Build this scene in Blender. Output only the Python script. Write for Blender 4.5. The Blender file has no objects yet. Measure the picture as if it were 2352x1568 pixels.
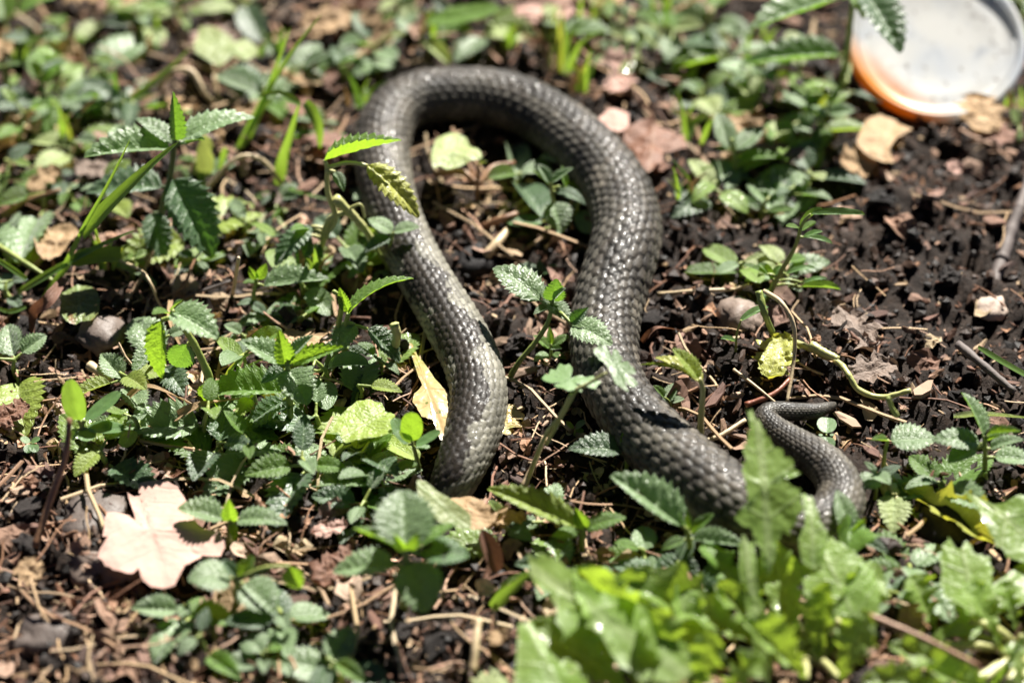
import bpy, bmesh, math, random
import numpy as np
from mathutils import Vector, Matrix
R = math.radians
random.seed(7); rng = np.random.default_rng(7)
sc = bpy.context.scene
C = sc.collection

# ---------------------------------------------------------------- camera, sky, sun, exposure
LENS, SENS, DIST, PITCH = 54.0, 22.2, 0.80, R(42)
cam = bpy.data.cameras.new('camera')
cam.lens, cam.sensor_width = LENS, SENS
cam.clip_start, cam.clip_end = 0.02, 300
cam.dof.use_dof, cam.dof.aperture_fstop, cam.dof.focus_distance = True, 3.0, 0.770
co = bpy.data.objects.new('camera', cam); C.objects.link(co)
CAMP = np.array([0, -DIST*math.cos(PITCH), DIST*math.sin(PITCH)])
co.location = CAMP; co.rotation_euler = (math.pi/2-PITCH, 0, 0)
sc.camera = co
SUN = Vector((0.29, 0.69, 0.79)).normalized()           # towards the sun: behind the subject, to the right
w = bpy.data.worlds.new('World'); sc.world = w; w.use_nodes = True
nt = w.node_tree; bg = nt.nodes['Background']; sk = nt.nodes.new('ShaderNodeTexSky')
sk.sky_type = 'NISHITA'; sk.sun_disc = False; sk.altitude = 3000; sk.air_density = .18; sk.dust_density = .15
sk.sun_elevation = math.asin(SUN.z); sk.sun_rotation = math.atan2(SUN.x, SUN.y)
nt.links.new(sk.outputs[0], bg.inputs[0]); bg.inputs[1].default_value = 0.05
sl = bpy.data.lights.new('sun', 'SUN'); sl.energy = 5.0; sl.angle = R(0.53); sl.color = (1, .955, .88)
so = bpy.data.objects.new('sun', sl); C.objects.link(so); so.rotation_euler = SUN.to_track_quat('Z', 'Y').to_euler(); so.location = (1, 2, 3)
vs = sc.view_settings
vs.view_transform = 'Standard'; vs.look = 'None'; vs.exposure = 1.5; vs.gamma = 1; vs.use_curve_mapping = False
sc.cycles.max_bounces = 8; sc.cycles.sample_clamp_indirect = 4; sc.cycles.transparent_max_bounces = 8

# ---------------------------------------------------------------- ground height and the place a point of the picture lies at
def hash2(i, j, s):
    h = (i*374761393 + j*668265263 + s*1442695041) & 0xffffffff
    h = ((h ^ (h >> 13))*1274126177) & 0xffffffff
    return ((h ^ (h >> 16)) & 0xffff)/65535.0
def vnoise(x, y, s=0):
    x = np.asarray(x, float); y = np.asarray(y, float)
    i = np.floor(x).astype(np.int64); j = np.floor(y).astype(np.int64)
    fx = x-i; fy = y-j; fx = fx*fx*(3-2*fx); fy = fy*fy*(3-2*fy)
    a = hash2(i, j, s); b = hash2(i+1, j, s); c = hash2(i, j+1, s); d = hash2(i+1, j+1, s)
    return (a*(1-fx)+b*fx)*(1-fy) + (c*(1-fx)+d*fx)*fy - .5
def gh(x, y):                                            # broad lie of the ground
    return .010*vnoise(x*9, y*9, 1) + .005*vnoise(x*30, y*30, 2)
def gfine(x, y):                                         # clods and crumbs on top of it
    a = vnoise(x*85, y*85, 3)
    b = vnoise(x*190+9*a, y*190-7*a, 4)
    c = vnoise(x*480, y*480, 5)
    return .0080*a + .0052*np.abs(b)*2 - .0018 + .0022*c
F_ = np.array([0, math.cos(PITCH), -math.sin(PITCH)]); U_ = np.array([0, math.sin(PITCH), math.cos(PITCH)])
def ray(u, v):                                           # u, v on a 2352 x 1568 print of the photograph
    k = SENS/2352/LENS
    return F_ + np.array([1., 0, 0])*(u-1176)*k + U_*(784-v)*k
def P(u, v, h=0.0):                                      # point h millimetres above the ground
    d = ray(u, v); z = h/1000
    for _ in range(6):
        t = (z-CAMP[2])/d[2]; p = CAMP+d*t
        z = float(gh(p[0], p[1]))+h/1000
    return p
def PV(u, v, y):                                         # point in the upright plane at depth y
    d = ray(u, v); return CAMP+d*(y-CAMP[1])/d[1]
def PZ(u, v, z):
    d = ray(u, v); return CAMP+d*(z-CAMP[2])/d[2]
def depth(p): return float(np.dot(np.asarray(p)-CAMP, F_))
def px(p, n): return n*SENS/2352/LENS*depth(p)           # n picture units at p, in metres

# ---------------------------------------------------------------- objects
def tag(o, label=None, cat=None, group=None, kind=None):
    for k, v in (('label', label), ('category', cat), ('group', group), ('kind', kind)):
        if v: o[k] = v
    return o
def link(o, parent=None):
    C.objects.link(o)
    if parent is not None: o.parent = parent
    return o
def empty(name, loc):
    o = bpy.data.objects.new(name, None); o.location = loc; o.empty_display_size = .005
    return link(o)
def mesh(name, v, f, mat=None, smooth=True, uv=None, col=None):
    me = bpy.data.meshes.new(name)
    v = np.asarray(v, np.float32)
    if isinstance(f, np.ndarray):
        n = f.shape[1]
        me.vertices.add(len(v)); me.vertices.foreach_set('co', v.ravel())
        me.loops.add(f.size); me.loops.foreach_set('vertex_index', f.astype(np.int32).ravel())
        me.polygons.add(len(f)); me.polygons.foreach_set('loop_start', np.arange(0, f.size, n, dtype=np.int32))
        me.update(calc_edges=True); me.validate()
    else:
        me.from_pydata([tuple(map(float, a)) for a in v], [], f); me.update()
    me.polygons.foreach_set('use_smooth', np.full(len(me.polygons), smooth))
    if uv is not None:
        l = me.uv_layers.new(name='UVMap'); vi = np.empty(len(me.loops), np.int32); me.loops.foreach_get('vertex_index', vi)
        l.data.foreach_set('uv', np.asarray(uv, np.float32)[vi].ravel())
    if col is not None:
        a = me.color_attributes.new('Col', 'FLOAT_COLOR', 'POINT')
        c = np.ones((len(v), 4), np.float32); c[:, :3] = col; a.data.foreach_set('color', c.ravel())
    if mat: me.materials.append(mat)
    return me
def obj(name, me, parent=None): return link(bpy.data.objects.new(name, me), parent)
def grid_faces(nu, nv, wrap=False):
    i, j = np.meshgrid(np.arange(nu-1), np.arange(nv if wrap else nv-1), indexing='ij')
    j2 = (j+1) % nv
    return np.stack([i*nv+j, i*nv+j2, (i+1)*nv+j2, (i+1)*nv+j], -1).reshape(-1, 4)

# ---------------------------------------------------------------- materials
def nodes(name):
    m = bpy.data.materials.new(name); m.use_nodes = True
    t = m.node_tree; return m, t, t.nodes['Principled BSDF'], t.nodes['Material Output']
def N(t, kind, **kw):
    n = t.nodes.new(kind)
    for k, v in kw.items():
        if k in n.inputs: n.inputs[k].default_value = v
        else: setattr(n, k, v)
    return n
def mth(t, op, a, b=None, c=None):
    n = t.nodes.new('ShaderNodeMath'); n.operation = op
    for i, x in enumerate((a, b, c)):
        if x is None: continue
        if isinstance(x, (int, float)): n.inputs[i].default_value = x
        else: t.links.new(x, n.inputs[i])
    return n.outputs[0]
def mixc(t, f, a, b, mode='MIX'):
    n = t.nodes.new('ShaderNodeMix'); n.data_type = 'RGBA'; n.blend_type = mode
    for i, x in ((0, f), (6, a), (7, b)):
        if isinstance(x, (int, float)): n.inputs[i].default_value = x
        elif isinstance(x, tuple): n.inputs[i].default_value = (*x, 1)
        else: t.links.new(x, n.inputs[i])
    return n.outputs[2]
def noise(t, scale, detail=3, vec=None, rough=.55):
    n = N(t, 'ShaderNodeTexNoise'); n.inputs['Scale'].default_value = scale; n.inputs['Detail'].default_value = detail; n.inputs['Roughness'].default_value = rough
    if vec is not None: t.links.new(vec, n.inputs['Vector'])
    return n.outputs['Fac']
def ramp(t, f, lo, hi):
    n = N(t, 'ShaderNodeMapRange'); n.inputs[1].default_value = lo; n.inputs[2].default_value = hi; t.links.new(f, n.inputs[0]); return n.outputs[0]
def bump(t, h, p, strength=.5, dist=.0005):
    b = N(t, 'ShaderNodeBump', Strength=strength, Distance=dist); t.links.new(h, b.inputs['Height']); t.links.new(b.outputs[0], p.inputs['Normal']); return b.outputs[0]

def leaf_mat(name, col, trans, tf=.38, rough=.42, nveins=7, vein=(.22, .33, .13), veinamt=.5, spots=None, spotlim=.6, var=.3, spec=.5, wet=0.0, crk=.6, sheen=0.0):
    m, t, p, out = nodes(name); L = t.links
    uv = N(t, 'ShaderNodeTexCoord'); oi = N(t, 'ShaderNodeObjectInfo')
    sx = N(t, 'ShaderNodeSeparateXYZ'); L.new(uv.outputs['UV'], sx.inputs[0])
    s = mth(t, 'ABSOLUTE', mth(t, 'SUBTRACT', sx.outputs[0], .5))
    mid = ramp(t, s, .035, .012)
    q = mth(t, 'FRACT', mth(t, 'SUBTRACT', mth(t, 'MULTIPLY', sx.outputs[1], float(nveins)), mth(t, 'MULTIPLY', s, 3.2)))
    lat = ramp(t, mth(t, 'ABSOLUTE', mth(t, 'SUBTRACT', q, .5)), .09, .02)
    v = mth(t, 'MAXIMUM', mid, mth(t, 'MULTIPLY', lat, .75))
    off = N(t, 'ShaderNodeVectorMath', operation='ADD'); L.new(uv.outputs['UV'], off.inputs[0])
    cmb = N(t, 'ShaderNodeCombineXYZ'); L.new(mth(t, 'MULTIPLY', oi.outputs['Random'], 37.), cmb.inputs[0]); L.new(oi.outputs['Random'], cmb.inputs[2]); L.new(cmb.outputs[0], off.inputs[1])
    n1 = noise(t, 3.2, 3, off.outputs[0]); n2 = noise(t, 26, 2, off.outputs[0])
    br = mth(t, 'ADD', mth(t, 'MULTIPLY', oi.outputs['Random'], var*1.3), mth(t, 'ADD', mth(t, 'MULTIPLY', n1, var*1.6), 1-var*1.35))
    def shade(c, vc):
        a = mixc(t, 1.0, c, (1, 1, 1), 'MULTIPLY')
        vm = N(t, 'ShaderNodeVectorMath', operation='SCALE'); vm.inputs[0].default_value = c; L.new(br, vm.inputs['Scale'])
        a = mixc(t, mth(t, 'MULTIPLY', v, veinamt), vm.outputs[0], vc)
        if spots:
            msk = ramp(t, n1, spotlim, spotlim+.1); a = mixc(t, msk, a, spots)
            msk2 = ramp(t, noise(t, 14, 2, off.outputs[0]), spotlim+.08, spotlim+.13); a = mixc(t, msk2, a, tuple(x*.5 for x in spots))
        return a
    top = shade(col, vein)
    L.new(top, p.inputs['Base Color'])
    p.inputs['Roughness'].default_value = rough; p.inputs['Specular IOR Level'].default_value = spec
    if sheen: p.inputs['Sheen Weight'].default_value = sheen; p.inputs['Sheen Roughness'].default_value = .4
    if wet: p.inputs['Coat Weight'].default_value = wet; p.inputs['Coat Roughness'].default_value = .12
    vor = N(t, 'ShaderNodeTexVoronoi'); vor.feature = 'SMOOTH_F1'; vor.inputs['Scale'].default_value = 22; L.new(off.outputs[0], vor.inputs['Vector'])
    hgt = mth(t, 'SUBTRACT', mth(t, 'SUBTRACT', mth(t, 'MULTIPLY', n2, .5), mth(t, 'MULTIPLY', vor.outputs['Distance'], 1.0)), mth(t, 'MULTIPLY', v, .5))
    nn = bump(t, hgt, p, crk, .00042)
    tr = N(t, 'ShaderNodeBsdfTranslucent'); L.new(shade(trans, tuple(min(1, x*1.2) for x in trans)), tr.inputs[0]); L.new(nn, tr.inputs['Normal'])
    mx = N(t, 'ShaderNodeMixShader', Fac=tf); L.new(p.outputs[0], mx.inputs[1]); L.new(tr.outputs[0], mx.inputs[2]); L.new(mx.outputs[0], out.inputs[0])
    return m
MAT = {
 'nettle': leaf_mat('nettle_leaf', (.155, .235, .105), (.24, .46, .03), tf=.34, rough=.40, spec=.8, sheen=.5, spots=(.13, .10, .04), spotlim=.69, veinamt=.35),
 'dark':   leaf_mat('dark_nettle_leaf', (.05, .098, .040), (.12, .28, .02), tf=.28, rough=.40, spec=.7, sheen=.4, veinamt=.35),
 'fresh':  leaf_mat('fresh_leaf', (.12, .21, .05), (.34, .56, .03), tf=.48, rough=.42, veinamt=.3),
 'dandelion': leaf_mat('dandelion_leaf', (.19, .29, .07), (.46, .64, .05), tf=.44, rough=.42, nveins=5, vein=(.40, .48, .24), veinamt=.6, wet=.22, crk=.7),
 'yellow': leaf_mat('yellowing_leaf', (.42, .44, .10), (.62, .60, .06), tf=.36, rough=.42, vein=(.55, .55, .25), spots=(.16, .09, .03), spotlim=.70, wet=.25),
 'yellowgreen': leaf_mat('yellow_green_leaf', (.24, .32, .06), (.50, .58, .05), tf=.40, rough=.45, vein=(.4, .45, .2), veinamt=.5),
 'pale':   leaf_mat('pale_green_leaf', (.30, .36, .15), (.45, .52, .10), tf=.34, rough=.5, veinamt=.3),
 'ochre':  leaf_mat('ochre_leaf', (.60, .47, .22), (.66, .56, .12), tf=.25, rough=.3, vein=(.35, .2, .08), spots=(.30, .36, .09), spotlim=.55, wet=.5, var=.18),
 'spotted': leaf_mat('blotched_leaf', (.06, .12, .045), (.18, .36, .03), spots=(.018, .013, .013), spotlim=.55),
 'geranium': leaf_mat('geranium_leaf', (.14, .235, .085), (.26, .45, .05), tf=.34, rough=.42, nveins=1, veinamt=.0, crk=.25, sheen=.2),
 'seed':   leaf_mat('seedling_leaf', (.11, .20, .075), (.30, .48, .04), tf=.40, rough=.38, nveins=3, veinamt=.15, crk=.2),
 'grass':  leaf_mat('grass_blade', (.10, .18, .045), (.30, .47, .04), tf=.45, rough=.35, nveins=1, veinamt=.25, crk=.2),
 'olive': leaf_mat('olive_leaf', (.13, .17, .05), (.30, .34, .05), tf=.25, rough=.45, veinamt=.4, spots=(.24, .13, .06), spotlim=.58),
 'pinkdry': leaf_mat('pinkish_dry_leaf', (.46, .30, .25), (.45, .26, .14), tf=.12, rough=.8, vein=(.40, .25, .20), veinamt=.16, var=.30, spec=.2),
 'browndry': leaf_mat('brown_dry_leaf', (.17, .085, .055), (.22, .09, .04), tf=.2, rough=.6, vein=(.3, .18, .12), var=.4, spec=.35),
 'tandry': leaf_mat('tan_dry_leaf', (.40, .27, .15), (.42, .25, .09), tf=.22, rough=.65, vein=(.5, .36, .22), var=.35, spec=.3),
 'greydry': leaf_mat('grey_dry_leaf', (.20, .15, .12), (.2, .12, .07), tf=.15, rough=.65, vein=(.3, .24, .2), var=.3, spec=.3),
}
def stem_mat(name, a, b, rough=.45, trans=None):
    m, t, p, out = nodes(name); oi = N(t, 'ShaderNodeObjectInfo'); tc = N(t, 'ShaderNodeTexCoord')
    n = noise(t, 160, 3, tc.outputs['Object'])
    f = mth(t, 'ADD', mth(t, 'MULTIPLY', ramp(t, n, .35, .65), .55), mth(t, 'MULTIPLY', oi.outputs['Random'], .45))
    t.links.new(mixc(t, f, a, b), p.inputs['Base Color']); p.inputs['Roughness'].default_value = rough
    bump(t, noise(t, 900, 2, tc.outputs['Object']), p, .35, .0004); return m
MAT['stem'] = stem_mat('green_stem', (.16, .22, .05), (.30, .34, .09))
MAT['darkstem'] = stem_mat('dark_stem', (.05, .08, .03), (.13, .15, .05))
MAT['palestem'] = stem_mat('pale_stem', (.36, .38, .13), (.45, .42, .20), .35)
MAT['straw'] = stem_mat('straw', (.40, .29, .16), (.58, .47, .30), .5)
MAT['brownstem'] = stem_mat('brown_stem', (.14, .06, .03), (.33, .19, .10), .5)
MAT['redstem'] = stem_mat('red_stem', (.20, .06, .035), (.30, .12, .06), .45)
MAT['greystick'] = stem_mat('grey_stick', (.075, .06, .055), (.14, .115, .105), .7)
def col_mat(name, rough=.7, spec=.4, scale=1200, amt=.45, rnd=None, coat=0):
    m, t, p, out = nodes(name); tc = N(t, 'ShaderNodeTexCoord'); n = noise(t, scale, 3, tc.outputs['Object'])
    if rnd:
        oi = N(t, 'ShaderNodeObjectInfo'); cr = N(t, 'ShaderNodeValToRGB'); e = cr.color_ramp.elements
        cr.color_ramp.interpolation = 'LINEAR'
        while len(e) < len(rnd): e.new(.5)
        for i, c in enumerate(rnd): e[i].position = i/(len(rnd)-1); e[i].color = (*c, 1)
        t.links.new(oi.outputs['Random'], cr.inputs[0]); c0 = cr.outputs[0]
    else:
        c0 = N(t, 'ShaderNodeVertexColor', layer_name='Col').outputs[0]
    vm = N(t, 'ShaderNodeVectorMath', operation='SCALE'); t.links.new(c0, vm.inputs[0]); t.links.new(mth(t, 'ADD', mth(t, 'MULTIPLY', n, amt*2), 1-amt), vm.inputs['Scale'])
    t.links.new(vm.outputs[0], p.inputs['Base Color']); p.inputs['Roughness'].default_value = rough; p.inputs['Specular IOR Level'].default_value = spec
    if coat: p.inputs['Coat Weight'].default_value = coat; p.inputs['Coat Roughness'].default_value = .25
    bump(t, noise(t, scale*1.6, 3, tc.outputs['Object']), p, .5, .0005); return m
MAT['crumb'] = col_mat('soil_crumb', .5, .25)
MAT['mulch'] = col_mat('mulch', .6, .25)
MAT['chip'] = col_mat('bark', .6, .4, rnd=[(.035, .022, .018), (.20, .10, .07), (.09, .05, .038), (.32, .19, .13), (.055, .033, .028), (.24, .13, .085), (.42, .29, .20), (.12, .07, .05)])
MAT['pebble'] = col_mat('stone', .55, .4, 600, .25, rnd=[(.15, .115, .095), (.10, .08, .07), (.20, .15, .12), (.13, .10, .08)])
MAT['whitestone'] = col_mat('pale_stone', .6, .3, 500, .1, rnd=[(.42, .33, .27), (.45, .36, .29)])
MAT['clod'] = col_mat('soil_clod', .6, .25, 900, .6, rnd=[(.009, .007, .0065), (.024, .017, .014), (.014, .011, .010)])
MAT['char'] = col_mat('charred', .7, .25, 900, .5, rnd=[(.008, .007, .007), (.018, .015, .016)])

# soil
m, t, p, out = nodes('soil'); tc = N(t, 'ShaderNodeTexCoord')
a = noise(t, 55, 5, tc.outputs['Object'], .65); b = noise(t, 420, 4, tc.outputs['Object'], .65)
c = mixc(t, ramp(t, a, .35, .7), (.010, .006, .004), (.028, .017, .011)); c = mixc(t, ramp(t, b, .55, .75), c, (.06, .036, .024))
t.links.new(c, p.inputs['Base Color']); p.inputs['Roughness'].default_value = .7; p.inputs['Specular IOR Level'].default_value = .2
bump(t, noise(t, 1100, 4, tc.outputs['Object'], .7), p, .8, .001); MAT['soil'] = m

# ---------------------------------------------------------------- ground sheet
def spread(lo, hi, step, far):
    a = list(np.arange(lo, hi, step)); d = step
    while a[-1] < far: d *= 1.35; a.append(a[-1]+d)
    d = step
    while a[0] > -far: d *= 1.35; a.insert(0, a[0]-d)
    return np.array(a)
gx = spread(-.27, .27, .00165, 40); gy = spread(-.19, .29, .00165, 40)
X, Y = np.meshgrid(gx, gy, indexing='ij')
Z = gh(X, Y)+gfine(X, Y)*np.clip(1.6-np.hypot(X, Y)/.5, 0, 1)
go = obj('ground', mesh('ground', np.stack([X, Y, Z], -1).reshape(-1, 3), grid_faces(len(gx), len(gy)), MAT['soil'])); tag(go, kind='structure')
del X, Y, Z

# ---------------------------------------------------------------- tubes, ribbons
def smooth_path(pts, n):
    pts = np.asarray(pts, float)
    if len(pts) == 2: return pts[0]+(pts[1]-pts[0])*np.linspace(0, 1, n)[:, None]
    e = np.vstack([2*pts[0]-pts[1], pts, 2*pts[-1]-pts[-2]])
    out = []
    for u in np.linspace(0, len(pts)-1-1e-9, n):
        i = int(u); f = u-i; a, b, c, d = e[i], e[i+1], e[i+2], e[i+3]
        out.append(.5*((2*b)+(-a+c)*f+(2*a-5*b+4*c-d)*f*f+(-a+3*b-3*c+d)*f**3))
    return np.array(out)
def frames(p, up=(0, 0, 1)):
    t = np.gradient(p, axis=0); t /= np.linalg.norm(t, axis=1)[:, None]+1e-12
    u = np.asarray(up, float); s = np.zeros_like(p)
    prev = np.cross(t[0], u)
    if np.linalg.norm(prev) < .2: prev = np.cross(t[0], (1, 0, 0))
    for i in range(len(p)):
        prev = prev-t[i]*np.dot(prev, t[i]); prev /= np.linalg.norm(prev)+1e-12; s[i] = prev
    return t, s, np.cross(s, t)
def tube_arrays(pts, r0, r1, n=12, k=6, base=0, wob=.12):
    p = smooth_path(pts, n); t, s, u = frames(p)
    r = np.linspace(r0, r1, n)*(1+wob*(rng.random(n)-.5)*2)
    a = np.arange(k)*2*math.pi/k
    v = p[:, None]+r[:, None, None]*(s[:, None]*np.cos(a)[None, :, None]+u[:, None]*np.sin(a)[None, :, None])
    v = v.reshape(-1, 3); f = grid_faces(n, k, True)
    v = np.vstack([v, p[:1], p[-1:]]); m_ = len(v)
    f = [tuple(x) for x in f]+[(m_-2, (j+1) % k, j, j) for j in range(k)]+[(m_-1, (n-1)*k+j, (n-1)*k+(j+1) % k, (n-1)*k+(j+1) % k) for j in range(k)]
    return v, [tuple(dict.fromkeys(int(q)+base for q in x)) for x in f]
def tubes_mesh(name, paths, mat, loc=(0, 0, 0)):           # paths of one branching stem
    V, Fc = [], []; n = 0
    for pts, r0, r1 in paths:
        v, f = tube_arrays(pts, r0, r1, 4+4*len(pts), 7, n); V.append(v); Fc += f; n += len(v)
    return mesh(name, np.vstack(V)-np.asarray(loc), Fc, mat)
def ribbon_mesh(name, pts, wd, mat, loc=(0, 0, 0), fold=.35, up=(0, -.5, 1), twist=0.0, tip=1.0, n=22):
    p = smooth_path(pts, n); t, s, u = frames(p)
    uu = np.asarray(up, float); V = []; UV = []
    for i in range(n):
        f = i/(n-1)
        side = np.cross(t[i], uu); l = np.linalg.norm(side); side = side/l if l > .15 else s[i]
        nn = np.cross(side, t[i]); a = twist*f
        side, nn = side*math.cos(a)+nn*math.sin(a), nn*math.cos(a)-side*math.sin(a)
        h = wd/2*(min(1, .55+2.2*f))*((1-f)**.55 if tip else 1)+1e-5
        for q in (-1, -.5, 0, .5, 1): V.append(p[i]+side*h*q+nn*h*fold*abs(q)); UV.append((.5+q*.5, f))
    return mesh(name, np.array(V)-np.asarray(loc), grid_faces(n, 5), mat, uv=UV)

# ---------------------------------------------------------------- leaf shapes: unit length along +y, upper side +z
def leaf_unit(kind, seed):
    g = np.random.default_rng(seed)
    if kind == 'geranium':
        nr, na = 9, 97; th = np.linspace(-R(158), R(158), na); V = []; UV = []
        lob = np.abs(np.cos(th*180/158*math.pi/180*90*5/90/1.0*.5*2/2*1.0)); k = (th+R(158))/R(316)*5
        f5 = np.abs((k % 1)-.5)*2; f15 = np.abs(((k*3) % 1)-.5)*2
        rad = .5*(1-.42*f5**2.2)*(1-.10*f15)*(1-.10*np.abs(th)/R(158))
        for i in range(nr):
            q = (i/(nr-1)); r = rad*q
            z = .10*q*q+.05*np.cos(k*2*math.pi)*q-.02*g.random()
            V.append(np.stack([r*np.sin(th), r*np.cos(th)+.35, z], -1)); UV.append(np.stack([.5+.0*th+.5*r*np.sin(th)+.25, r*np.cos(th)+.5], -1))
        V = np.array(V).reshape(-1, 3); UV = np.array(UV).reshape(-1, 2); return V, grid_faces(nr, na), UV
    nt_, ns = {'nettle': (61, 13), 'dandelion': (91, 13), 'lance': (81, 13), 'round': (25, 9), 'narrow': (25, 9), 'maple': (61, 17)}[kind]
    t_ = np.linspace(0, 1, nt_); s = np.linspace(-1, 1, ns)
    jit = lambda a: 1+a*(g.random()-.5)
    if kind == 'nettle':
        a, b = .48*jit(.3), .92*jit(.25); w_ = t_**a*(1-t_)**b; w_ /= w_.max(); w_ = w_*.5
        nteeth = 10; saw = (t_*nteeth) % 1; outl = w_*(1+.27*(saw-.55)*np.clip(6*(1-t_), .3, 1)); push = .022*np.sin(math.pi*saw)
    elif kind == 'dandelion':
        env = np.clip(.10+1.25*t_**1.2, 0, 1)*np.clip((1-t_)*4.5, 0, 1)**.7
        nl = 5; ph = g.random()*.4; saw = ((1-t_)*nl+ph) % 1
        lobe = .30+.70*np.clip(1.15-saw*1.25, 0, 1); lobe = np.where(t_ > .80, np.maximum(lobe, .85), lobe)
        outl = .5*env*lobe; push = -.05*np.clip(1-saw*2, 0, 1)
        outl = outl*(1+.06*np.sin(t_*70)); outl = np.maximum(outl, .028*(1-t_*.7))
    elif kind == 'lance':
        w_ = np.clip(t_*1.05+.04, 0, 1)**1.05*np.clip((1-t_)*2.4, 0, 1)**.75; w_ /= w_.max(); nl = 7; saw = ((1-t_)*nl+g.random()) % 1
        outl = .5*w_*(1-.34*np.clip(saw*1.6-.5, 0, 1)*np.clip(1.5-t_*1.2, 0, 1))*(1+.05*np.sin(t_*60)); outl = np.maximum(outl, .03*(1-t_*.8)); push = -.035*np.clip(1-saw*2.2, 0, 1)
    elif kind == 'round':
        w_ = t_**.45*(1-t_)**.45; outl = w_/w_.max()*.5; push = 0*t_
    elif kind == 'narrow':
        w_ = t_**.6*(1-t_)**.6; outl = w_/w_.max()*.5; push = 0*t_
    elif kind == 'maple':
        th = (t_-.5)*2
        w_ = np.clip(1-np.abs(th)**3, 0, 1)**.5
        outl = .5*w_*(1+.22*np.sin(t_*21+g.random()*6)+.12*np.sin(t_*47+g.random()*6)+.06*np.sin(t_*90)); push = .03*np.sin(t_*31)
    Tm, S = np.meshgrid(t_, s, indexing='ij'); Lr = np.where(S > 0, jit(.12), jit(.12))
    if kind == 'maple':
        outR = .5*np.clip(1-np.abs(th)**3, 0, 1)**.5*(1+.25*np.sin(t_*19+g.random()*6)+.12*np.sin(t_*51)+.05*np.sin(t_*97))
        O = np.where(S > 0, outL_(outl, ns), outL_(outR, ns))
    else: O = np.repeat(outl[:, None], ns, 1)
    Xl = S*O*Lr; Yl = Tm+np.repeat(push[:, None], ns, 1)*np.abs(S)**2
    fold = {'nettle': .30, 'lance': .40, 'dandelion': .35, 'round': .12, 'narrow': .25, 'maple': .04}[kind]*(.4+1.2*g.random())
    Zl = fold*np.abs(Xl)
    if kind == 'nettle':
        q = Tm*7-np.abs(S)*1.6; Zl = Zl+.028*np.abs(np.sin(math.pi*q))*np.sin(np.abs(S)*math.pi*.95+.1)*np.clip(O*3, 0, 1)+.012*(vnoise(Tm*17+seed, S*6, 11))
        Zl = Zl - .10*(np.abs(S)**2)*O*(g.random()*1.3)
    elif kind in ('dandelion', 'lance'):
        Zl = Zl+.035*np.sin(Tm*23+g.random()*6+np.sign(S))*np.abs(S)**1.5*np.clip(O*3, 0, 1)+.03*vnoise(Tm*14+seed, S*3, 12)
    elif kind == 'maple':
        Zl = Zl+.10*vnoise(Tm*4+seed, S*2.2, 13)+.05*vnoise(Tm*11, S*6+seed, 14)+.06*(np.abs(S)**3)*(g.random()-.3)
    else: Zl = Zl+.02*vnoise(Tm*7+seed, S*3, 12)
    k = {'nettle': R(45), 'lance': R(60), 'dandelion': R(55), 'round': R(25), 'narrow': R(45), 'maple': R(15)}[kind]*(g.random()*1.3-.25)
    ang = k*(Tm-.5)                                          # bends along its length
    Yb = np.sin(k*(Tm-.5))/k if abs(k) > 1e-3 else Tm-.5; Zb = (np.cos(k*(Tm-.5))-math.cos(k/2))/k if abs(k) > 1e-3 else 0*Tm
    Yv = Yb+(Yl-Tm)*np.cos(ang)+Zl*np.sin(ang); Zv = Zb-(Yl-Tm)*np.sin(ang)+Zl*np.cos(ang)
    y0 = Yv[0, ns//2]; y1 = Yv[-1, ns//2]; sc_ = 1/(y1-y0); V = np.stack([Xl, (Yv-y0)*sc_, (Zv-Zv[0, ns//2])*sc_], -1).reshape(-1, 3)
    # the sheet has a real, thin body: its rim is closed by the mesh's own two-sided face
    return V, grid_faces(nt_, ns), np.stack([S*.5+.5, Tm], -1).reshape(-1, 2)
def outL_(o, ns): return np.repeat(o[:, None], ns, 1)
_pool = {}
def leaf_mesh(kind, mat, var):
    key = (kind, mat, var)
    if key not in _pool:
        v, f, uv = leaf_unit(kind, hash(kind) % 1 + var*13+{'nettle': 1, 'lance': 7, 'dandelion': 2, 'round': 3, 'narrow': 4, 'maple': 5, 'geranium': 6}[kind]*101)
        _pool[key] = mesh(kind+'_leaf', v, f, MAT[mat], uv=uv)
    return _pool[key]
NVAR = {'nettle': 9, 'lance': 8, 'dandelion': 8, 'round': 4, 'narrow': 5, 'maple': 9, 'geranium': 2}
def leaf_matrix(B, T, ratio, roll=0, hint=None, thick=1.0):
    B, T = Vector(B), Vector(T); y = T-B; L = y.length; y = y/L
    h = Vector(hint) if hint else Vector((0, 0, 1))
    if abs(y.dot(h.normalized())) > .80: h = Vector((0, -1, .25))
    z = (h-y*h.dot(y)).normalized(); x = y.cross(z)
    M = Matrix((x, y, z)).transposed() @ Matrix.Rotation(R(roll), 3, 'Y')
    M = M @ Matrix.Diagonal((L*ratio, L, L*thick)); M = M.to_4x4(); M.translation = B; return M
def add_leaf(kind, mat, B, T, ratio, roll=0, parent=None, name='leaf', hint=None, var=None):
    var = random.randrange(NVAR[kind]) if var is None else var
    o = obj(name, leaf_mesh(kind, mat, var), parent); M = leaf_matrix(B, T, ratio, roll, hint)
    if parent is not None: M = Matrix.Translation(-parent.location) @ M
    o.matrix_local = M; return o

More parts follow.
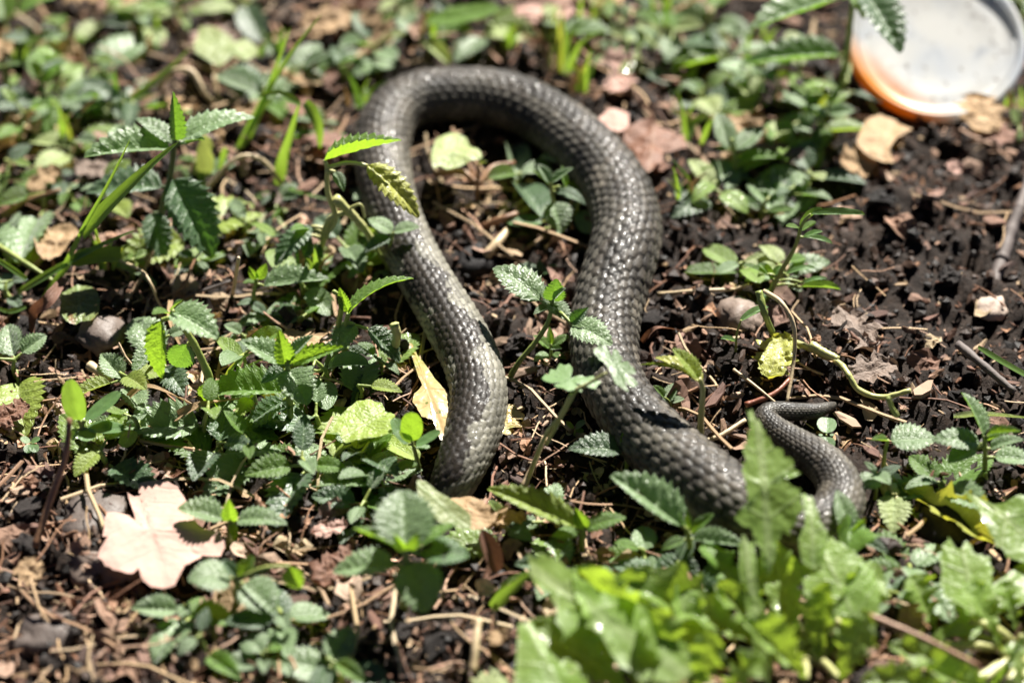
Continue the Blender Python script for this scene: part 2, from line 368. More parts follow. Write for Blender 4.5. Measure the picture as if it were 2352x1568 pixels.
def outline_leaf(name, pts, h, mat, parent=None, normal=(0, 0, 1), axis=None, curl=.10, rough=.05, seed=1, jag=.012, den=5, lin=.55):
    """a leaf whose rim runs through picture points, lying on the plane h mm over the ground under its middle"""
    pts = np.array(pts, float); c0 = pts.mean(0); Q0 = h if isinstance(h, np.ndarray) else P(c0[0], c0[1], h); nrm = np.array(normal, float); nrm /= np.linalg.norm(nrm)
    W = []
    for u, v in pts:
        d = ray(u, v); W.append(CAMP+d*np.dot(Q0-CAMP, nrm)/np.dot(d, nrm))
    W = np.array(W); k = len(W); n = k*den
    out = []
    for i in range(n):
        j = i//den; f = (i % den)/den; a, b, c, d = W[j-1], W[j], W[(j+1) % k], W[(j+2) % k]
        cr = .5*((2*b)+(-a+c)*f+(2*a-5*b+4*c-d)*f*f+(-a+3*b-3*c+d)*f**3); out.append((1-lin)*cr+lin*(b+(c-b)*f))
    out = np.array(out); ctr = out.mean(0); g = np.random.default_rng(seed)
    L = np.linalg.norm(out-ctr, axis=1).max()
    out = ctr+(out-ctr)*(1+jag*3*np.abs(np.sin(np.arange(n)*2.1))[:, None]*(g.random(n)[:, None]*1.2-.2))
    e1 = np.linalg.svd(out-ctr)[2][0]
    if axis is not None: e1 = PZ(*axis[1], ctr[2])-PZ(*axis[0], ctr[2]); e1 = e1/np.linalg.norm(e1)
    e2 = np.cross(nrm, e1); rings = [.12, .3, .48, .64, .78, .9, 1.0]
    V = [ctr]+[ctr+(o-ctr)*q for q in rings for o in out]; V = np.array(V)
    a = (V-ctr)@e1/L; b = (V-ctr)@e2/L
    z = curl*(.25*np.abs(b)+.5*b*b*np.sin(seed)-.35*a*a)+rough*2*vnoise(a*2.2+seed, b*2.2, seed)+rough*vnoise(a*6, b*6+seed, seed+1)+rough*.5*vnoise(a*15, b*15, seed+2)
    V = V+nrm*(z*L)[:, None]
    Fc = [(0, 1+i, 1+(i+1) % n) for i in range(n)]
    for r_ in range(len(rings)-1):
        for i in range(n): p, q = 1+r_*n+i, 1+r_*n+(i+1) % n; Fc.append((p, p+n, q+n, q))
    uv = np.stack([.5+.5*b, .5+.5*a], -1)
    loc = np.array(parent.location) if parent is not None else ctr
    o = obj(name, mesh(name, V-loc, Fc, MAT[mat], uv=uv), parent)
    if parent is None: o.location = ctr
    return o
def Z1(l, ou, ov, s=1.96): return [((ou+a/s)*.67123, (ov+b/s)*.67123) for a, b in l]

def plant(name, label, cat, base, top, leaves, kind='nettle', mat='nettle', group=None, stem='stem', rad=.9, extra=(), lean=0.0):
    """base, top: picture points of the stem; leaves: (bu, bv, tu, tv, dz mm or 'v', width ratio, roll, {options})"""
    G = P(*base); e = empty(name, G); tag(e, label, cat, group)
    yb = G[1]
    def on(u, v, dy=0):
        q = PV(u, v, yb+dy/1000)
        if lean:
            d = ray(u, v); nn = np.array([0, 1., -lean]); q = CAMP+d*np.dot(G+np.array([0, dy/1000, 0])-CAMP, nn)/np.dot(d, nn)
        zmin = float(gh(q[0], q[1]))+.003
        return q if q[2] > zmin else P(u, v, 3)
    sp = [G-np.array([0, 0, .004])]+[on(u, v) for u, v in top]
    paths = [(sp, rad/1000*1.15, rad/1000*.7)] if len(sp) > 1 else []
    dense = smooth_path(sp, 24) if len(sp) > 1 else np.array([G])
    for L in leaves:
        bu, bv, tu, tv, dz, wr, roll = L[:7]; op = L[7] if len(L) > 7 else {}
        B = on(bu, bv, op.get('dy', 0))
        T = PV(tu, tv, B[1]+op.get('ty', 0)/1000) if dz == 'v' else PZ(tu, tv, B[2]+dz/1000)
        k = op.get('kind', kind); zt = float(gh(T[0], T[1]))+.002
        if T[2] < zt: T = P(tu, tv, 2)
        add_leaf(k, op.get('mat', mat), B, T, wr, roll, e, hint=op.get('hint'))
        d = np.linalg.norm(dense-B, axis=1); low = dense[:, 2] < B[2]+.001; d2 = np.where(low, d, 9); i = int(np.argmin(d2))
        if d2[i] > .0012 and d2[i] < 1:
            mid = (dense[i]+B)/2+np.array([0, 0, .12*d2[i]]); paths.append(([dense[i], mid, B], rad/1000*.7, rad/1000*.5))
    for pts, r in extra: paths.append(([on(*q) for q in pts], r/1000, r/1000*.7))
    if paths: obj('stem', tubes_mesh('stem', paths, MAT[stem], G), e)
    return e

# ---------------------------------------------------------------- the snake
SN = [  # centre line on the print and width there (2352-wide print), from the neck under the leaf to the tail tip
 (1000,1215,84),(1022,1150,96),(1052,1085,116),(1085,1000,132),(1100,915,134),(1084,835,136),(1045,755,136),(1000,680,128),(958,610,126),(925,540,124),
 (898,470,126),(882,400,130),(876,335,136),(896,274,136),(952,232,136),(1032,221,136),(1112,223,138),(1190,241,140),(1262,278,142),(1325,326,147),(1385,388,153),
 (1425,455,160),(1440,530,164),(1425,605,166),(1402,680,166),(1388,760,164),(1392,835,158),(1418,905,156),(1470,975,162),(1535,1045,176),(1610,1110,186),
 (1690,1165,182),(1770,1205,168),(1845,1215,146),(1905,1192,128),(1932,1145,116),(1915,1092,106),(1872,1050,94),(1820,1016,80),(1778,985,66),(1758,958,56),
 (1780,945,50),(1825,946,46),(1872,944,38),(1905,934,26),(1922,926,8)]
def make_snake():
    c = []; rr = []
    for i, (u, v, wd) in enumerate(SN):
        g0 = P(u, v, 8); r = px(g0, wd)/2*.97
        lift = {0: -14, 1: -5, 2: 0}.get(i, 1.0)
        q = P(u, v, r*1000*.93+lift); c.append(q); rr.append(r)
    n0 = 3000
    pc = smooth_path(c, n0); pr = smooth_path(np.array(rr)[:, None]*np.ones(3), n0)[:, 0]
    ds = np.r_[0, np.cumsum(np.linalg.norm(np.diff(pc, axis=0), axis=1))]
    N_ = 26; per = 1.72*2*math.pi/N_
    b = np.r_[0, np.cumsum(np.diff(ds)/(per*np.maximum(.5*(pr[1:]+pr[:-1]), .0016)))]
    nb = int(b[-1]*7); bi = np.linspace(0, b[-1], nb)
    p = np.stack([np.interp(bi, b, pc[:, k]) for k in range(3)], -1); r = np.interp(bi, b, pr)
    for _ in range(6): p[1:-1] = (p[:-2]+2*p[1:-1]+p[2:])/4
    t = np.gradient(p, axis=0); t /= np.linalg.norm(t, axis=1)[:, None]
    s = np.cross(t, (0, 0, 1.)); s /= np.linalg.norm(s, axis=1)[:, None]; u = np.cross(s, t)
    K = N_*6; th = np.arange(K)*2*math.pi/K
    A, Bm = np.meshgrid(th/(2*math.pi)*N_, bi)
    A0, B0 = A, Bm
    wv = vnoise(B0*.11, np.sin(2*math.pi*A0/N_)*1.3+np.cos(2*math.pi*A0/N_), 41); wv2 = vnoise(B0*.23, np.cos(2*math.pi*A0/N_)*1.7+3, 42)
    A = A0+.75*wv; Bm = B0+1.1*wv2
    F1 = np.full(A.shape, 9.); F2 = np.full(A.shape, 9.); rid = np.zeros(A.shape); yy = np.zeros(A.shape); xx = np.zeros(A.shape); tl = np.zeros(A.shape)
    for da in (-1, 0, 1):
        col = np.round(A)+da; odd = (col % 2)*.5
        for db in (-1, 0, 1):
            row = np.round(Bm-odd)+db; cy = row+odd
            x = A-col; y = Bm-cy; d = np.sqrt(x*x*1.1+y*y*.95)
            m_ = d < F1; F2 = np.where(m_, F1, np.minimum(F2, d)); F1 = np.where(m_, d, F1)
            ci = (col % N_).astype(np.int64); ri = row.astype(np.int64)
            rid = np.where(m_, hash2(ci, ri, 5), rid); tl = np.where(m_, hash2(ci, ri, 6)-.5, tl); yy = np.where(m_, y, yy); xx = np.where(m_, x, xx)
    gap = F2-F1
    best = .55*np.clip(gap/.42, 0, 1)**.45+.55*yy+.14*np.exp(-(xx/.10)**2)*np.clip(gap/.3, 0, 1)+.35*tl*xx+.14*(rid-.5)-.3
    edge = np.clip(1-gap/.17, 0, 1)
    amp = np.minimum(r*.085, .0009)[:, None]
    flat = 1-.10*np.clip(-np.cos(th), 0, 1)[None, :]
    rad = r[:, None]*flat+amp*best
    V = p[:, None]+rad[..., None]*(s[:, None]*np.sin(th)[None, :, None]+u[:, None]*np.cos(th)[None, :, None]*.97)
    # pigment, scale by scale
    ang = np.where(th > math.pi, th-2*math.pi, th)[None, :]+0*Bm       # 0 on the back; the sign tells the flanks apart
    f = (Bm/b[-1])
    zig = np.abs(((Bm/7.5) % 1)-.5)*2
    jitter = (rid-.5)
    back = np.abs(ang+.42) < .70+.60*(zig-.5)+.40*jitter                    # dark zigzag along the back
    neck = np.clip((.30-f)/.10, 0, 1)*.78+.22; tone = (.80+.75*vnoise(Bm*.09, ang*.8, 51)+.5*vnoise(Bm*.3, ang*2, 52))[..., None]
    dark = np.array([.020, .015, .011]); light = np.array([.19, .18, .145]); base = np.array([.050, .043, .034]); pale = np.array([.15, .13, .10]); belly = np.array([.16, .14, .10])
    colr = base*(1+.85*jitter[..., None])*(.40+.8*tone)
    z = np.where(back[..., None], dark, light)*(1+.70*jitter[..., None])*(.6+.5*tone); colr = colr*(1-neck[..., None])+z*neck[..., None]
    spot = (hash2((np.round(Bm/2.6)).astype(np.int64), np.round(ang/.34).astype(np.int64), 9) > .84) & (np.abs(ang) > .45) & (np.abs(ang) < 1.9)
    colr = np.where((spot & (f > .3) & (f < .85))[..., None], colr*.5+pale*.5, colr)
    blot = (hash2((np.round(Bm/3.)).astype(np.int64), np.round(ang/.5).astype(np.int64), 19) > .72) & (f > .3)
    colr = np.where(blot[..., None], colr*.50, colr)
    colr = np.where((np.abs(ang) > 2.3)[..., None], belly, colr)
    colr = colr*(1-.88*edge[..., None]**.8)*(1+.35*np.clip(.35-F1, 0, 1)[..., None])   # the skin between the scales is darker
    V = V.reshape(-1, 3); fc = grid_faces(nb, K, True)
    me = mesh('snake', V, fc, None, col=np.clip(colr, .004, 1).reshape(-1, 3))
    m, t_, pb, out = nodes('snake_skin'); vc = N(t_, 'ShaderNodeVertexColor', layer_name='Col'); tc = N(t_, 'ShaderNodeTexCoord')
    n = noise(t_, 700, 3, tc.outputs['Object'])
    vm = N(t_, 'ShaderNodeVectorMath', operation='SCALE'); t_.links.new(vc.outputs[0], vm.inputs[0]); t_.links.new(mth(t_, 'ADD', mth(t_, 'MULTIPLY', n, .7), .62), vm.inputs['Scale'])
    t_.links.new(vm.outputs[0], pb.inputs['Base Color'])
    t_.links.new(ramp(t_, noise(t_, 260, 2, tc.outputs['Object']), .3, .7), (mr := N(t_, 'ShaderNodeMapRange')).inputs[0]); mr.inputs[3].default_value = .40; mr.inputs[4].default_value = .70
    t_.links.new(mr.outputs[0], pb.inputs['Roughness']); pb.inputs['Specular IOR Level'].default_value = .3
    pb.inputs['Coat Weight'].default_value = .09; pb.inputs['Coat Roughness'].default_value = .10
    bn = bump(t_, noise(t_, 1500, 3, tc.outputs['Object']), pb, .6, .0003); cb = N(t_, 'ShaderNodeBump', Strength=.5, Distance=.0004); t_.links.new(noise(t_, 420, 2, tc.outputs['Object']), cb.inputs['Height']); t_.links.new(cb.outputs[0], pb.inputs['Coat Normal'])
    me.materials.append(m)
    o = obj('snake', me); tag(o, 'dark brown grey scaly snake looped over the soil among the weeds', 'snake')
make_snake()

# ---------------------------------------------------------------- the plastic lid at the back
def make_lid():
    m, t, p, out = nodes('lid_plastic'); tc = N(t, 'ShaderNodeTexCoord')
    sx = N(t, 'ShaderNodeSeparateXYZ'); t.links.new(tc.outputs['Object'], sx.inputs[0])
    n = noise(t, 90, 3, tc.outputs['Object']); n2 = noise(t, 45, 2, tc.outputs['Object'])
    # an orange stain soaked into one side of the rim
    k = mth(t, 'ADD', mth(t, 'MULTIPLY', sx.outputs[0], -.66), mth(t, 'MULTIPLY', sx.outputs[1], -.75))
    f = ramp(t, mth(t, 'ADD', k, mth(t, 'MULTIPLY', mth(t, 'SUBTRACT', n, .5), .006)), .0175, .0285)
    c = mixc(t, ramp(t, n2, .45, .75), (.76, .76, .73), (.62, .66, .71)); c = mixc(t, ramp(t, n, .60, .75), c, (.48, .51, .55))
    c = mixc(t, ramp(t, noise(t, 260, 4, tc.outputs['Object'], .7), .60, .70), c, (.16, .12, .09)); c = mixc(t, f, c, (.80, .30, .02))
    t.links.new(c, p.inputs['Base Color']); p.inputs['Roughness'].default_value = .38
    tr = N(t, 'ShaderNodeBsdfTranslucent'); t.links.new(c, tr.inputs[0]); mx = N(t, 'ShaderNodeMixShader', Fac=.42)
    t.links.new(p.outputs[0], mx.inputs[1]); t.links.new(tr.outputs[0], mx.inputs[2]); t.links.new(mx.outputs[0], out.inputs[0])
    ctr = P(2150, 98, 17); e = empty('plastic_lid', ctr); tag(e, 'white plastic lid with an orange stained rim lying tilted at the back', 'lid')
    n_ = Vector((-.02, -.42, .91)).normalized(); e.rotation_euler = n_.to_track_quat('Z', 'Y').to_euler()
    Rr = px(ctr, 206)
    def lathe(name, prof):
        K = 96; a = np.arange(K)*2*math.pi/K
        v = np.array([[(r_*math.cos(x)*Rr, r_*math.sin(x)*Rr, z_*Rr) for x in a] for r_, z_ in prof]).reshape(-1, 3)
        return obj(name, mesh(name, v, grid_faces(len(prof), K, True), m), e)
    lathe('dish', [(.001, -.035), (.35, -.035), (.62, -.030), (.69, -.016), (.75, -.024), (.85, -.012), (.885, .015), (.885, -.07), (.80, -.075), (.4, -.075), (.001, -.075)])
    lathe('rim', [(.887, .0), (.90, .035), (.925, .062), (.955, .072), (.982, .055), (.997, .015), (.992, -.04), (.97, -.075), (.94, -.085), (.91, -.08), (.887, -.065)])
make_lid()

# ---------------------------------------------------------------- single plants, as they stand in the photograph
F = dict(mat='fresh'); D = dict(mat='dark'); Pl = dict(mat='pale'); YG = dict(mat='yellowgreen'); YE = dict(mat='yellow')
plant('nettle', 'tall young nettle with two wide wrinkled leaves spread above the left weeds', 'nettle', (352, 560), [(372, 480), (392, 400), (398, 350), (402, 318)],
      [(392, 345, 193, 362, 2, .50, 0), (412, 333, 586, 272, 4, .52, -8), (404, 322, 397, 210, 'v', .30, 20, dict(mat='nettle', dy=-3)), (396, 330, 312, 272, 3, .5, 10),
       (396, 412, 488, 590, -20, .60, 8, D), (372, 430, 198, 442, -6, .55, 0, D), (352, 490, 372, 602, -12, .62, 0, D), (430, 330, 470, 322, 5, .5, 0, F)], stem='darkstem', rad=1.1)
plant('nettle', 'small central nettle leaning right between the two snake coils', 'nettle', (1148, 888), [(1190, 835), (1228, 788), (1256, 745), (1266, 712)],
      [(1240, 690, 1134, 614, 3, .66, 0, {}), (1268, 690, 1278, 640, 'v', .80, 0, {}), (1262, 696, 1312, 738, -2, .75, 0, {}), (1314, 746, 1406, 792, -1, .72, 8, dict(dy=-11)),
       (1264, 700, 1250, 655, 4, .7, 0, {}), (1312, 742, 1352, 706, 5, .6, 30, dict(mat='dark', dy=-11)), (1262, 706, 1225, 722, 0, .6, 0), (1270, 690, 1300, 662, 5, .7, 0, dict(dy=-3))], stem='stem', rad=.9, lean=.42)
e = plant('geranium', 'wild geranium with two round lobed leaves beside the right coil', 'geranium', (1192, 1132), [(1248, 1010), (1286, 955), (1312, 905)], [], rad=.7, stem='palestem', extra=[([(1255, 1020), (1300, 940), (1322, 900)], .55), ([(1322, 895), (1352, 880), (1392, 856)], .6)])
G0 = P(1192, 1132)
outline_leaf('leaf', Z1([(1380,1025),(1405,990),(1425,995),(1440,960),(1475,968),(1500,930),(1530,945),(1562,940),(1585,965),(1580,1000),(1530,1045),(1600,1018),(1650,1010),(1690,1025),(1725,1012),(1740,1040),(1778,1050),(1752,1072),(1740,1092),(1690,1085),(1600,1062),(1650,1105),(1635,1122),(1600,1108),(1560,1118),(1520,1100),(1480,1095),(1465,1075),(1540,1055),(1450,1062),(1405,1048)], 1150, 770), PV(1312, 878, G0[1]+.004), 'geranium', e, normal=(.0, .12, 1), rough=.02, seed=2, curl=.12, lin=.4, den=4, jag=0)
outline_leaf('leaf', Z1([(1725,830),(1748,820),(1765,800),(1782,815),(1800,795),(1822,825),(1845,900),(1860,832),(1890,840),(1900,865),(1922,892),(1905,915),(1868,930),(1930,915),(1965,920),(1970,940),(1990,950),(2012,990),(1985,1000),(1885,975),(1990,1020),(2005,1035),(2025,1060),(2000,1082),(1960,1068),(1888,1000),(1950,1085),(1962,1112),(1930,1098),(1905,1080),(1875,1062),(1850,1010),(1830,970),(1800,925),(1765,905),(1750,875),(1735,870)], 1150, 770), PV(1410, 855, G0[1]+.006), 'geranium', e, normal=(.0, -.1, 1), rough=.02, seed=3, curl=.1, lin=.4, den=4, jag=0)
plant('nettle', 'small nettle with crinkled leaves touching the right coil low down', 'nettle', (1438, 1095), [(1440, 1060), (1440, 1030)],
      [(1430, 1035, 1305, 1032, 0, .66, 0, D), (1452, 1030, 1548, 996, 2, .70, 0), (1440, 1030, 1432, 990, 5, .6, 0, F), (1450, 1035, 1490, 1040, 3, .6, 0, F)], rad=.7)
plant('nettle', 'pair of light nettle leaves beside the left coil', 'nettle', (886, 640), [(893, 590), (900, 545)],
      [(900, 535, 846, 503, 2, .72, 0), (905, 533, 963, 522, 2, .72, 0), (896, 545, 838, 580, -2, .6, 0, D), (898, 560, 860, 548, 2, .5, 0, D)], rad=.8, extra=[([(890, 610), (870, 580), (862, 560)], .7)])
plant('nettle', 'nettle with sunlit leaf lying over the left coil and mottled yellow leaf', 'nettle', (722, 620), [(742, 555), (770, 500), (752, 440), (752, 385)],
      [(745, 368, 922, 322, 6, .40, -20, F), (845, 380, 962, 500, -12, .42, 10, YE), (770, 395, 790, 440, -4, .6, 0), (715, 520, 632, 610, -8, .55, 0, D), (712, 540, 690, 625, -10, .5, 0, D), (705, 525, 668, 530, 3, .6, 0, F), (730, 560, 724, 628, -8, .5, 0, D)],
      stem='palestem', rad=1.1, extra=[([(770, 455), (815, 500), (850, 545), (858, 575)], 1.6), ([(742, 540), (760, 500), (800, 492), (835, 530)], 1.1), ([(800, 480), (828, 470), (838, 500)], .6)])
plant('nettle', 'nettle with a broad flat bright leaf left of the neck coil', 'nettle', (580, 720), [(582, 680), (590, 640)],
      [(606, 656, 757, 640, 0, .52, 0), (590, 640, 572, 612, 4, .6, 0, F), (592, 640, 612, 605, 5, .6, 0, F), (588, 650, 558, 650, 2, .6, 0, F), (585, 690, 545, 700, 0, .6, 0, D)], rad=.8)
plant('nettle', 'low nettle with a black blotched leaf on the left soil', 'nettle', (618, 740), [(615, 728)],
      [(622, 722, 692, 708, 1, .62, 0, dict(mat='spotted')), (610, 730, 540, 755, 0, .55, 0), (608, 722, 570, 692, 2, .6, 0, D), (622, 735, 660, 750, 0, .6, 0, D)], rad=.6)
plant('nettle', 'blurred nettle with one curled hanging leaf at the left', 'nettle', (505, 940), [(478, 860), (440, 780), (400, 725)],
      [(395, 715, 500, 778, -4, .80, 0), (372, 735, 372, 868, -20, .45, 35, F), (390, 720, 350, 722, 5, .5, 0, F), (430, 790, 400, 840, -10, .8, 0), (470, 880, 500, 935, -8, .9, 30, F), (395, 712, 420, 690, 5, .5, 0, F)], rad=1.3)
plant('nettle', 'nettle with four spread pale leaves and an upright tip left of centre', 'nettle', (668, 985), [(665, 920), (662, 860), (660, 832)],
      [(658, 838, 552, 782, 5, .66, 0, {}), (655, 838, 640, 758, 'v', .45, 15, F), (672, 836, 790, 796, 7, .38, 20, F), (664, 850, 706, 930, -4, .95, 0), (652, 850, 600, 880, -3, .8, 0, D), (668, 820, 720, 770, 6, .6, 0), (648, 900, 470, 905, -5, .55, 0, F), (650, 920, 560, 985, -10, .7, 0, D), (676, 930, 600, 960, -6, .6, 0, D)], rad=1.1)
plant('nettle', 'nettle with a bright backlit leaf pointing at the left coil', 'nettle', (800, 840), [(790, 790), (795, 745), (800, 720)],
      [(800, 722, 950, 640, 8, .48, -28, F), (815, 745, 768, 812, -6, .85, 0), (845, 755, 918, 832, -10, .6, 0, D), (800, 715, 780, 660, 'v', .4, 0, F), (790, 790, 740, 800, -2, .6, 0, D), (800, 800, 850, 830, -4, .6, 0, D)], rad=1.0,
      extra=[([(770, 830), (775, 760), (785, 690), (765, 668)], 1.0)])
plant('nettle', 'large blurred nettle with six spread leaves in the front middle', 'nettle', (925, 1420), [(928, 1350), (930, 1290), (930, 1268)],
      [(930, 1262, 925, 1125, 5, .95, 0), (918, 1264, 812, 1212, 4, .48, 25, F), (945, 1264, 1052, 1200, 4, .48, -25, F), (965, 1272, 1078, 1275, -2, .82, 0, dict(mat='spotted')), (945, 1290, 976, 1408, -7, .95, 0), (905, 1300, 765, 1312, -5, .62, 0),
       (930, 1262, 905, 1225, 6, .5, 0, F), (940, 1262, 960, 1222, 6, .5, 0, F)], rad=1.3)
plant('nettle', 'small blurred nettle just over the pinkish dry leaf', 'nettle', (525, 1250), [(528, 1215), (530, 1195)],
      [(512, 1192, 408, 1168, 3, .72, 0), (546, 1196, 660, 1204, 2, .52, 0), (530, 1195, 525, 1145, 'v', .6, 0, F), (536, 1200, 540, 1245, -4, .5, 0, F)], rad=1.0)
plant('nettle', 'blurred nettle below the pinkish dry leaf with broad round leaves', 'nettle', (545, 1410), [(545, 1360), (546, 1330)],
      [(530, 1328, 432, 1330, 2, 1.05, 0), (560, 1340, 632, 1405, -4, 1.05, 0), (552, 1325, 582, 1275, 5, .7, 20, F), (540, 1322, 510, 1285, 4, .7, 0, D), (665, 1300, 690, 1350, -6, .9, 0, F)], rad=1.1)
plant('nettle', 'nettle with leaves of both lit and shaded green beside the right coil', 'nettle', (1590, 1320), [(1585, 1260), (1578, 1215)],
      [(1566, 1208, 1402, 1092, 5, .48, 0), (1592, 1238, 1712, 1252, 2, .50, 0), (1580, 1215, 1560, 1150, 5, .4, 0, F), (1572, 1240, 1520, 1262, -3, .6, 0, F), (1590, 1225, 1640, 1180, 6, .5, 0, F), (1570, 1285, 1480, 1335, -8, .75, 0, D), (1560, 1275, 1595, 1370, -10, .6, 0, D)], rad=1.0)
plant('nettle', 'light green nettle lying low in front between both coils', 'nettle', (1335, 1275), [(1338, 1240), (1340, 1215)],
      [(1325, 1210, 1120, 1122, 4, .34, -5, YG), (1345, 1215, 1438, 1188, 3, .55, 0, F), (1330, 1220, 1268, 1232, 0, .7, 0, F), (1345, 1212, 1320, 1165, 6, .7, 0, F)], rad=.9)
plant('nettle', 'nettle with one wide flat leaf right of the snake tail', 'nettle', (2030, 1085), [(2032, 1040), (2040, 1010)],
      [(2046, 1012, 2152, 1008, 0, .88, 0), (2040, 1012, 2000, 1010, 3, .4, 0, F)], rad=.7, extra=[([(2060, 955), (2048, 935), (2040, 912)], .9)])
plant('nettle', 'upright nettle at the right edge above the dandelion rosette', 'nettle', (2265, 1110), [(2262, 1060), (2262, 1020)],
      [(2258, 1000, 2208, 902, 4, .34, 20), (2250, 1020, 2140, 1010, 0, .66, 0), (2268, 1000, 2345, 990, 6, .4, 10, F), (2240, 1030, 2178, 1062, -2, .8, 0), (2275, 1030, 2352, 1010, 4, .5, 0), (2285, 1050, 2375, 1060, 0, .7, 0), (2262, 1015, 2300, 1000, 5, .4, 0, F)], rad=.9)
plant('nettle', 'small nettle against the outer bend of the snake tail', 'nettle', (2010, 1150), [(2012, 1120)],
      [(2018, 1100, 1968, 1120, 0, 1.0, 0), (2010, 1090, 2045, 1112, 2, .8, 0), (2015, 1090, 1985, 1060, 4, .6, 0), (2020, 1100, 2070, 1070, 2, .5, 0, D)], rad=.7)
plant('nettle', 'small nettle poking out of the dandelion below the tail', 'nettle', (1965, 1295), [(1960, 1260), (1955, 1230)],
      [(1950, 1222, 1922, 1125, 4, .50, 0), (1962, 1235, 2042, 1270, -2, .48, 0, D), (1960, 1225, 1985, 1190, 5, .6, 0, F)], rad=.8)
plant('nettle', 'blurred nettle overhanging the white plastic lid', 'nettle', (1930, 230), [(1945, 130), (1955, 40), (1965, -20)],
      [(1950, -5, 1722, 68, -2, .50, 8), (1985, -20, 2068, 122, -8, .52, 0, D), (1960, -10, 1985, 45, -2, .5, 0, F), (1930, 130, 1700, 150, -6, .4, 0), (1960, -20, 1900, -90, 6, .5, 0)], rad=1.3)
plant('nettle', 'blurred nettle with drooping pale leaves right of the arch', 'nettle', (1690, 420), [(1688, 370), (1680, 320)],
      [(1672, 345, 1650, 260, 4, .5, 0), (1692, 345, 1755, 290, 3, .6, 0), (1700, 370, 1810, 368, 0, .3, 0, F), (1735, 420, 1795, 500, -6, .62, 0), (1685, 350, 1640, 340, 0, .5, 0, F), (1698, 385, 1720, 420, -4, .5, 0, D)], rad=.9)
plant('nettle', 'round crinkled yellow green leaf plant standing inside the loop', 'nettle', (1092, 460), [(1098, 410), (1098, 378)],
      [(1098, 378, 1120, 372, 2, .5, 0, YG)], stem='brownstem', rad=.8)
e = bpy.data.objects[[o.name for o in C.objects if o.get('label', '').startswith('round crinkled')][0]]
outline_leaf('leaf', Z1([(640,1080),(650,1000),(680,920),(790,885),(870,920),(900,980),(950,1000),(980,1060),(900,1080),(800,1120),(740,1130),(700,1110),(660,1130)], 1150, 0), 17, 'pale', e, normal=(-.05, .05, 1), rough=.05, seed=4, curl=.2)
plant('nettle', 'weed with pale and dark leaves inside the loop near the right coil', 'nettle', (1275, 545), [(1272, 480), (1265, 430)],
      [(1262, 420, 1235, 378, 4, .6, 0), (1268, 420, 1318, 385, 4, .5, 0), (1272, 465, 1290, 535, -6, 1.0, 0), (1280, 440, 1345, 470, -2, .5, 0, D), (1245, 510, 1165, 510, 0, .55, 0, dict(kind='round', mat='seed')), (1250, 525, 1290, 535, 0, .6, 0, dict(kind='round', mat='seed')), (1262, 425, 1222, 392, 4, .4, 0, F), (1300, 430, 1290, 380, 4, .3, 0, F)], rad=.8)
plant('nettle', 'tiny bright weed low between the coils', 'nettle', (1268, 840), [(1266, 815), (1265, 790)],
      [(1262, 800, 1225, 770, 3, .6, 0, F), (1268, 795, 1310, 770, 3, .6, 0, F), (1265, 790, 1262, 750, 4, .5, 0, F), (1260, 815, 1225, 830, 0, .7, 0), (1270, 812, 1300, 825, 0, .6, 0, F), (1265, 800, 1290, 800, 2, .6, 0)], rad=.6)
plant('nettle', 'tiny dark leaved sprig behind the small central nettle', 'nettle', (1245, 640), [(1240, 628)],
      [(1236, 628, 1190, 605, 0, .5, 0, D), (1248, 628, 1282, 612, 0, .6, 0, dict(kind='round', mat='seed')), (1240, 625, 1240, 595, 3, .7, 0, D)], rad=.5)
plant('nettle', 'nettle with small dark leaf and bright leaf beside the yellow stalk', 'nettle', (1540, 945), [(1540, 925)],
      [(1530, 925, 1548, 880, 2, .6, 0), (1525, 912, 1500, 885, 3, .6, 0, F), (1542, 925, 1572, 915, 0, .7, 0)], rad=.5)
plant('yellowing_weed', 'weed with a speckled yellow leaf on a pale upright stalk', 'weed', (1608, 1035), [(1610, 960), (1614, 895), (1606, 868)],
      [(1612, 878, 1505, 822, 3, .42, 10, YE), (1606, 870, 1545, 800, 6, .5, 0, YG), (1608, 870, 1470, 838, -2, .08, 0, YG)], stem='palestem', rad=1.0)

# seedlings
plant('seedling', 'bright seedling with one upright oval leaf before the left coil', 'seedling', (965, 1095), [(958, 1055), (948, 1020)],
      [(946, 1012, 945, 945, 'v', .55, 0, dict(mat='fresh')), (938, 1020, 902, 960, 4, .5, 0), (955, 1022, 1012, 990, 4, .45, 0), (945, 1015, 920, 985, 5, .5, 0), (955, 1028, 988, 1025, 0, .5, 0)], kind='round', mat='seed', rad=.8)
plant('seedling', 'blurred seedling with long oval leaves at the lower left', 'seedling', (200, 1050), [(192, 1010), (188, 975)],
      [(180, 965, 162, 870, 'v', .42, 0), (196, 965, 278, 900, 4, .38, 0), (186, 985, 212, 1010, 0, .9, 0), (200, 985, 285, 985, 0, .5, 0), (178, 985, 165, 1010, -3, .8, 0)], kind='round', mat='seed', rad=1.0)
plant('seedling', 'tiny seedling with two round leaves below the tail tip', 'seedling', (1898, 1002), [(1898, 998)],
      [(1898, 994, 1900, 958, 0, .88, 0), (1898, 1003, 1898, 1036, 0, .9, 0), (1890, 999, 1880, 998, 0, .8, 0), (1906, 999, 1916, 998, 0, .8, 0)], kind='round', mat='seed', rad=.4)
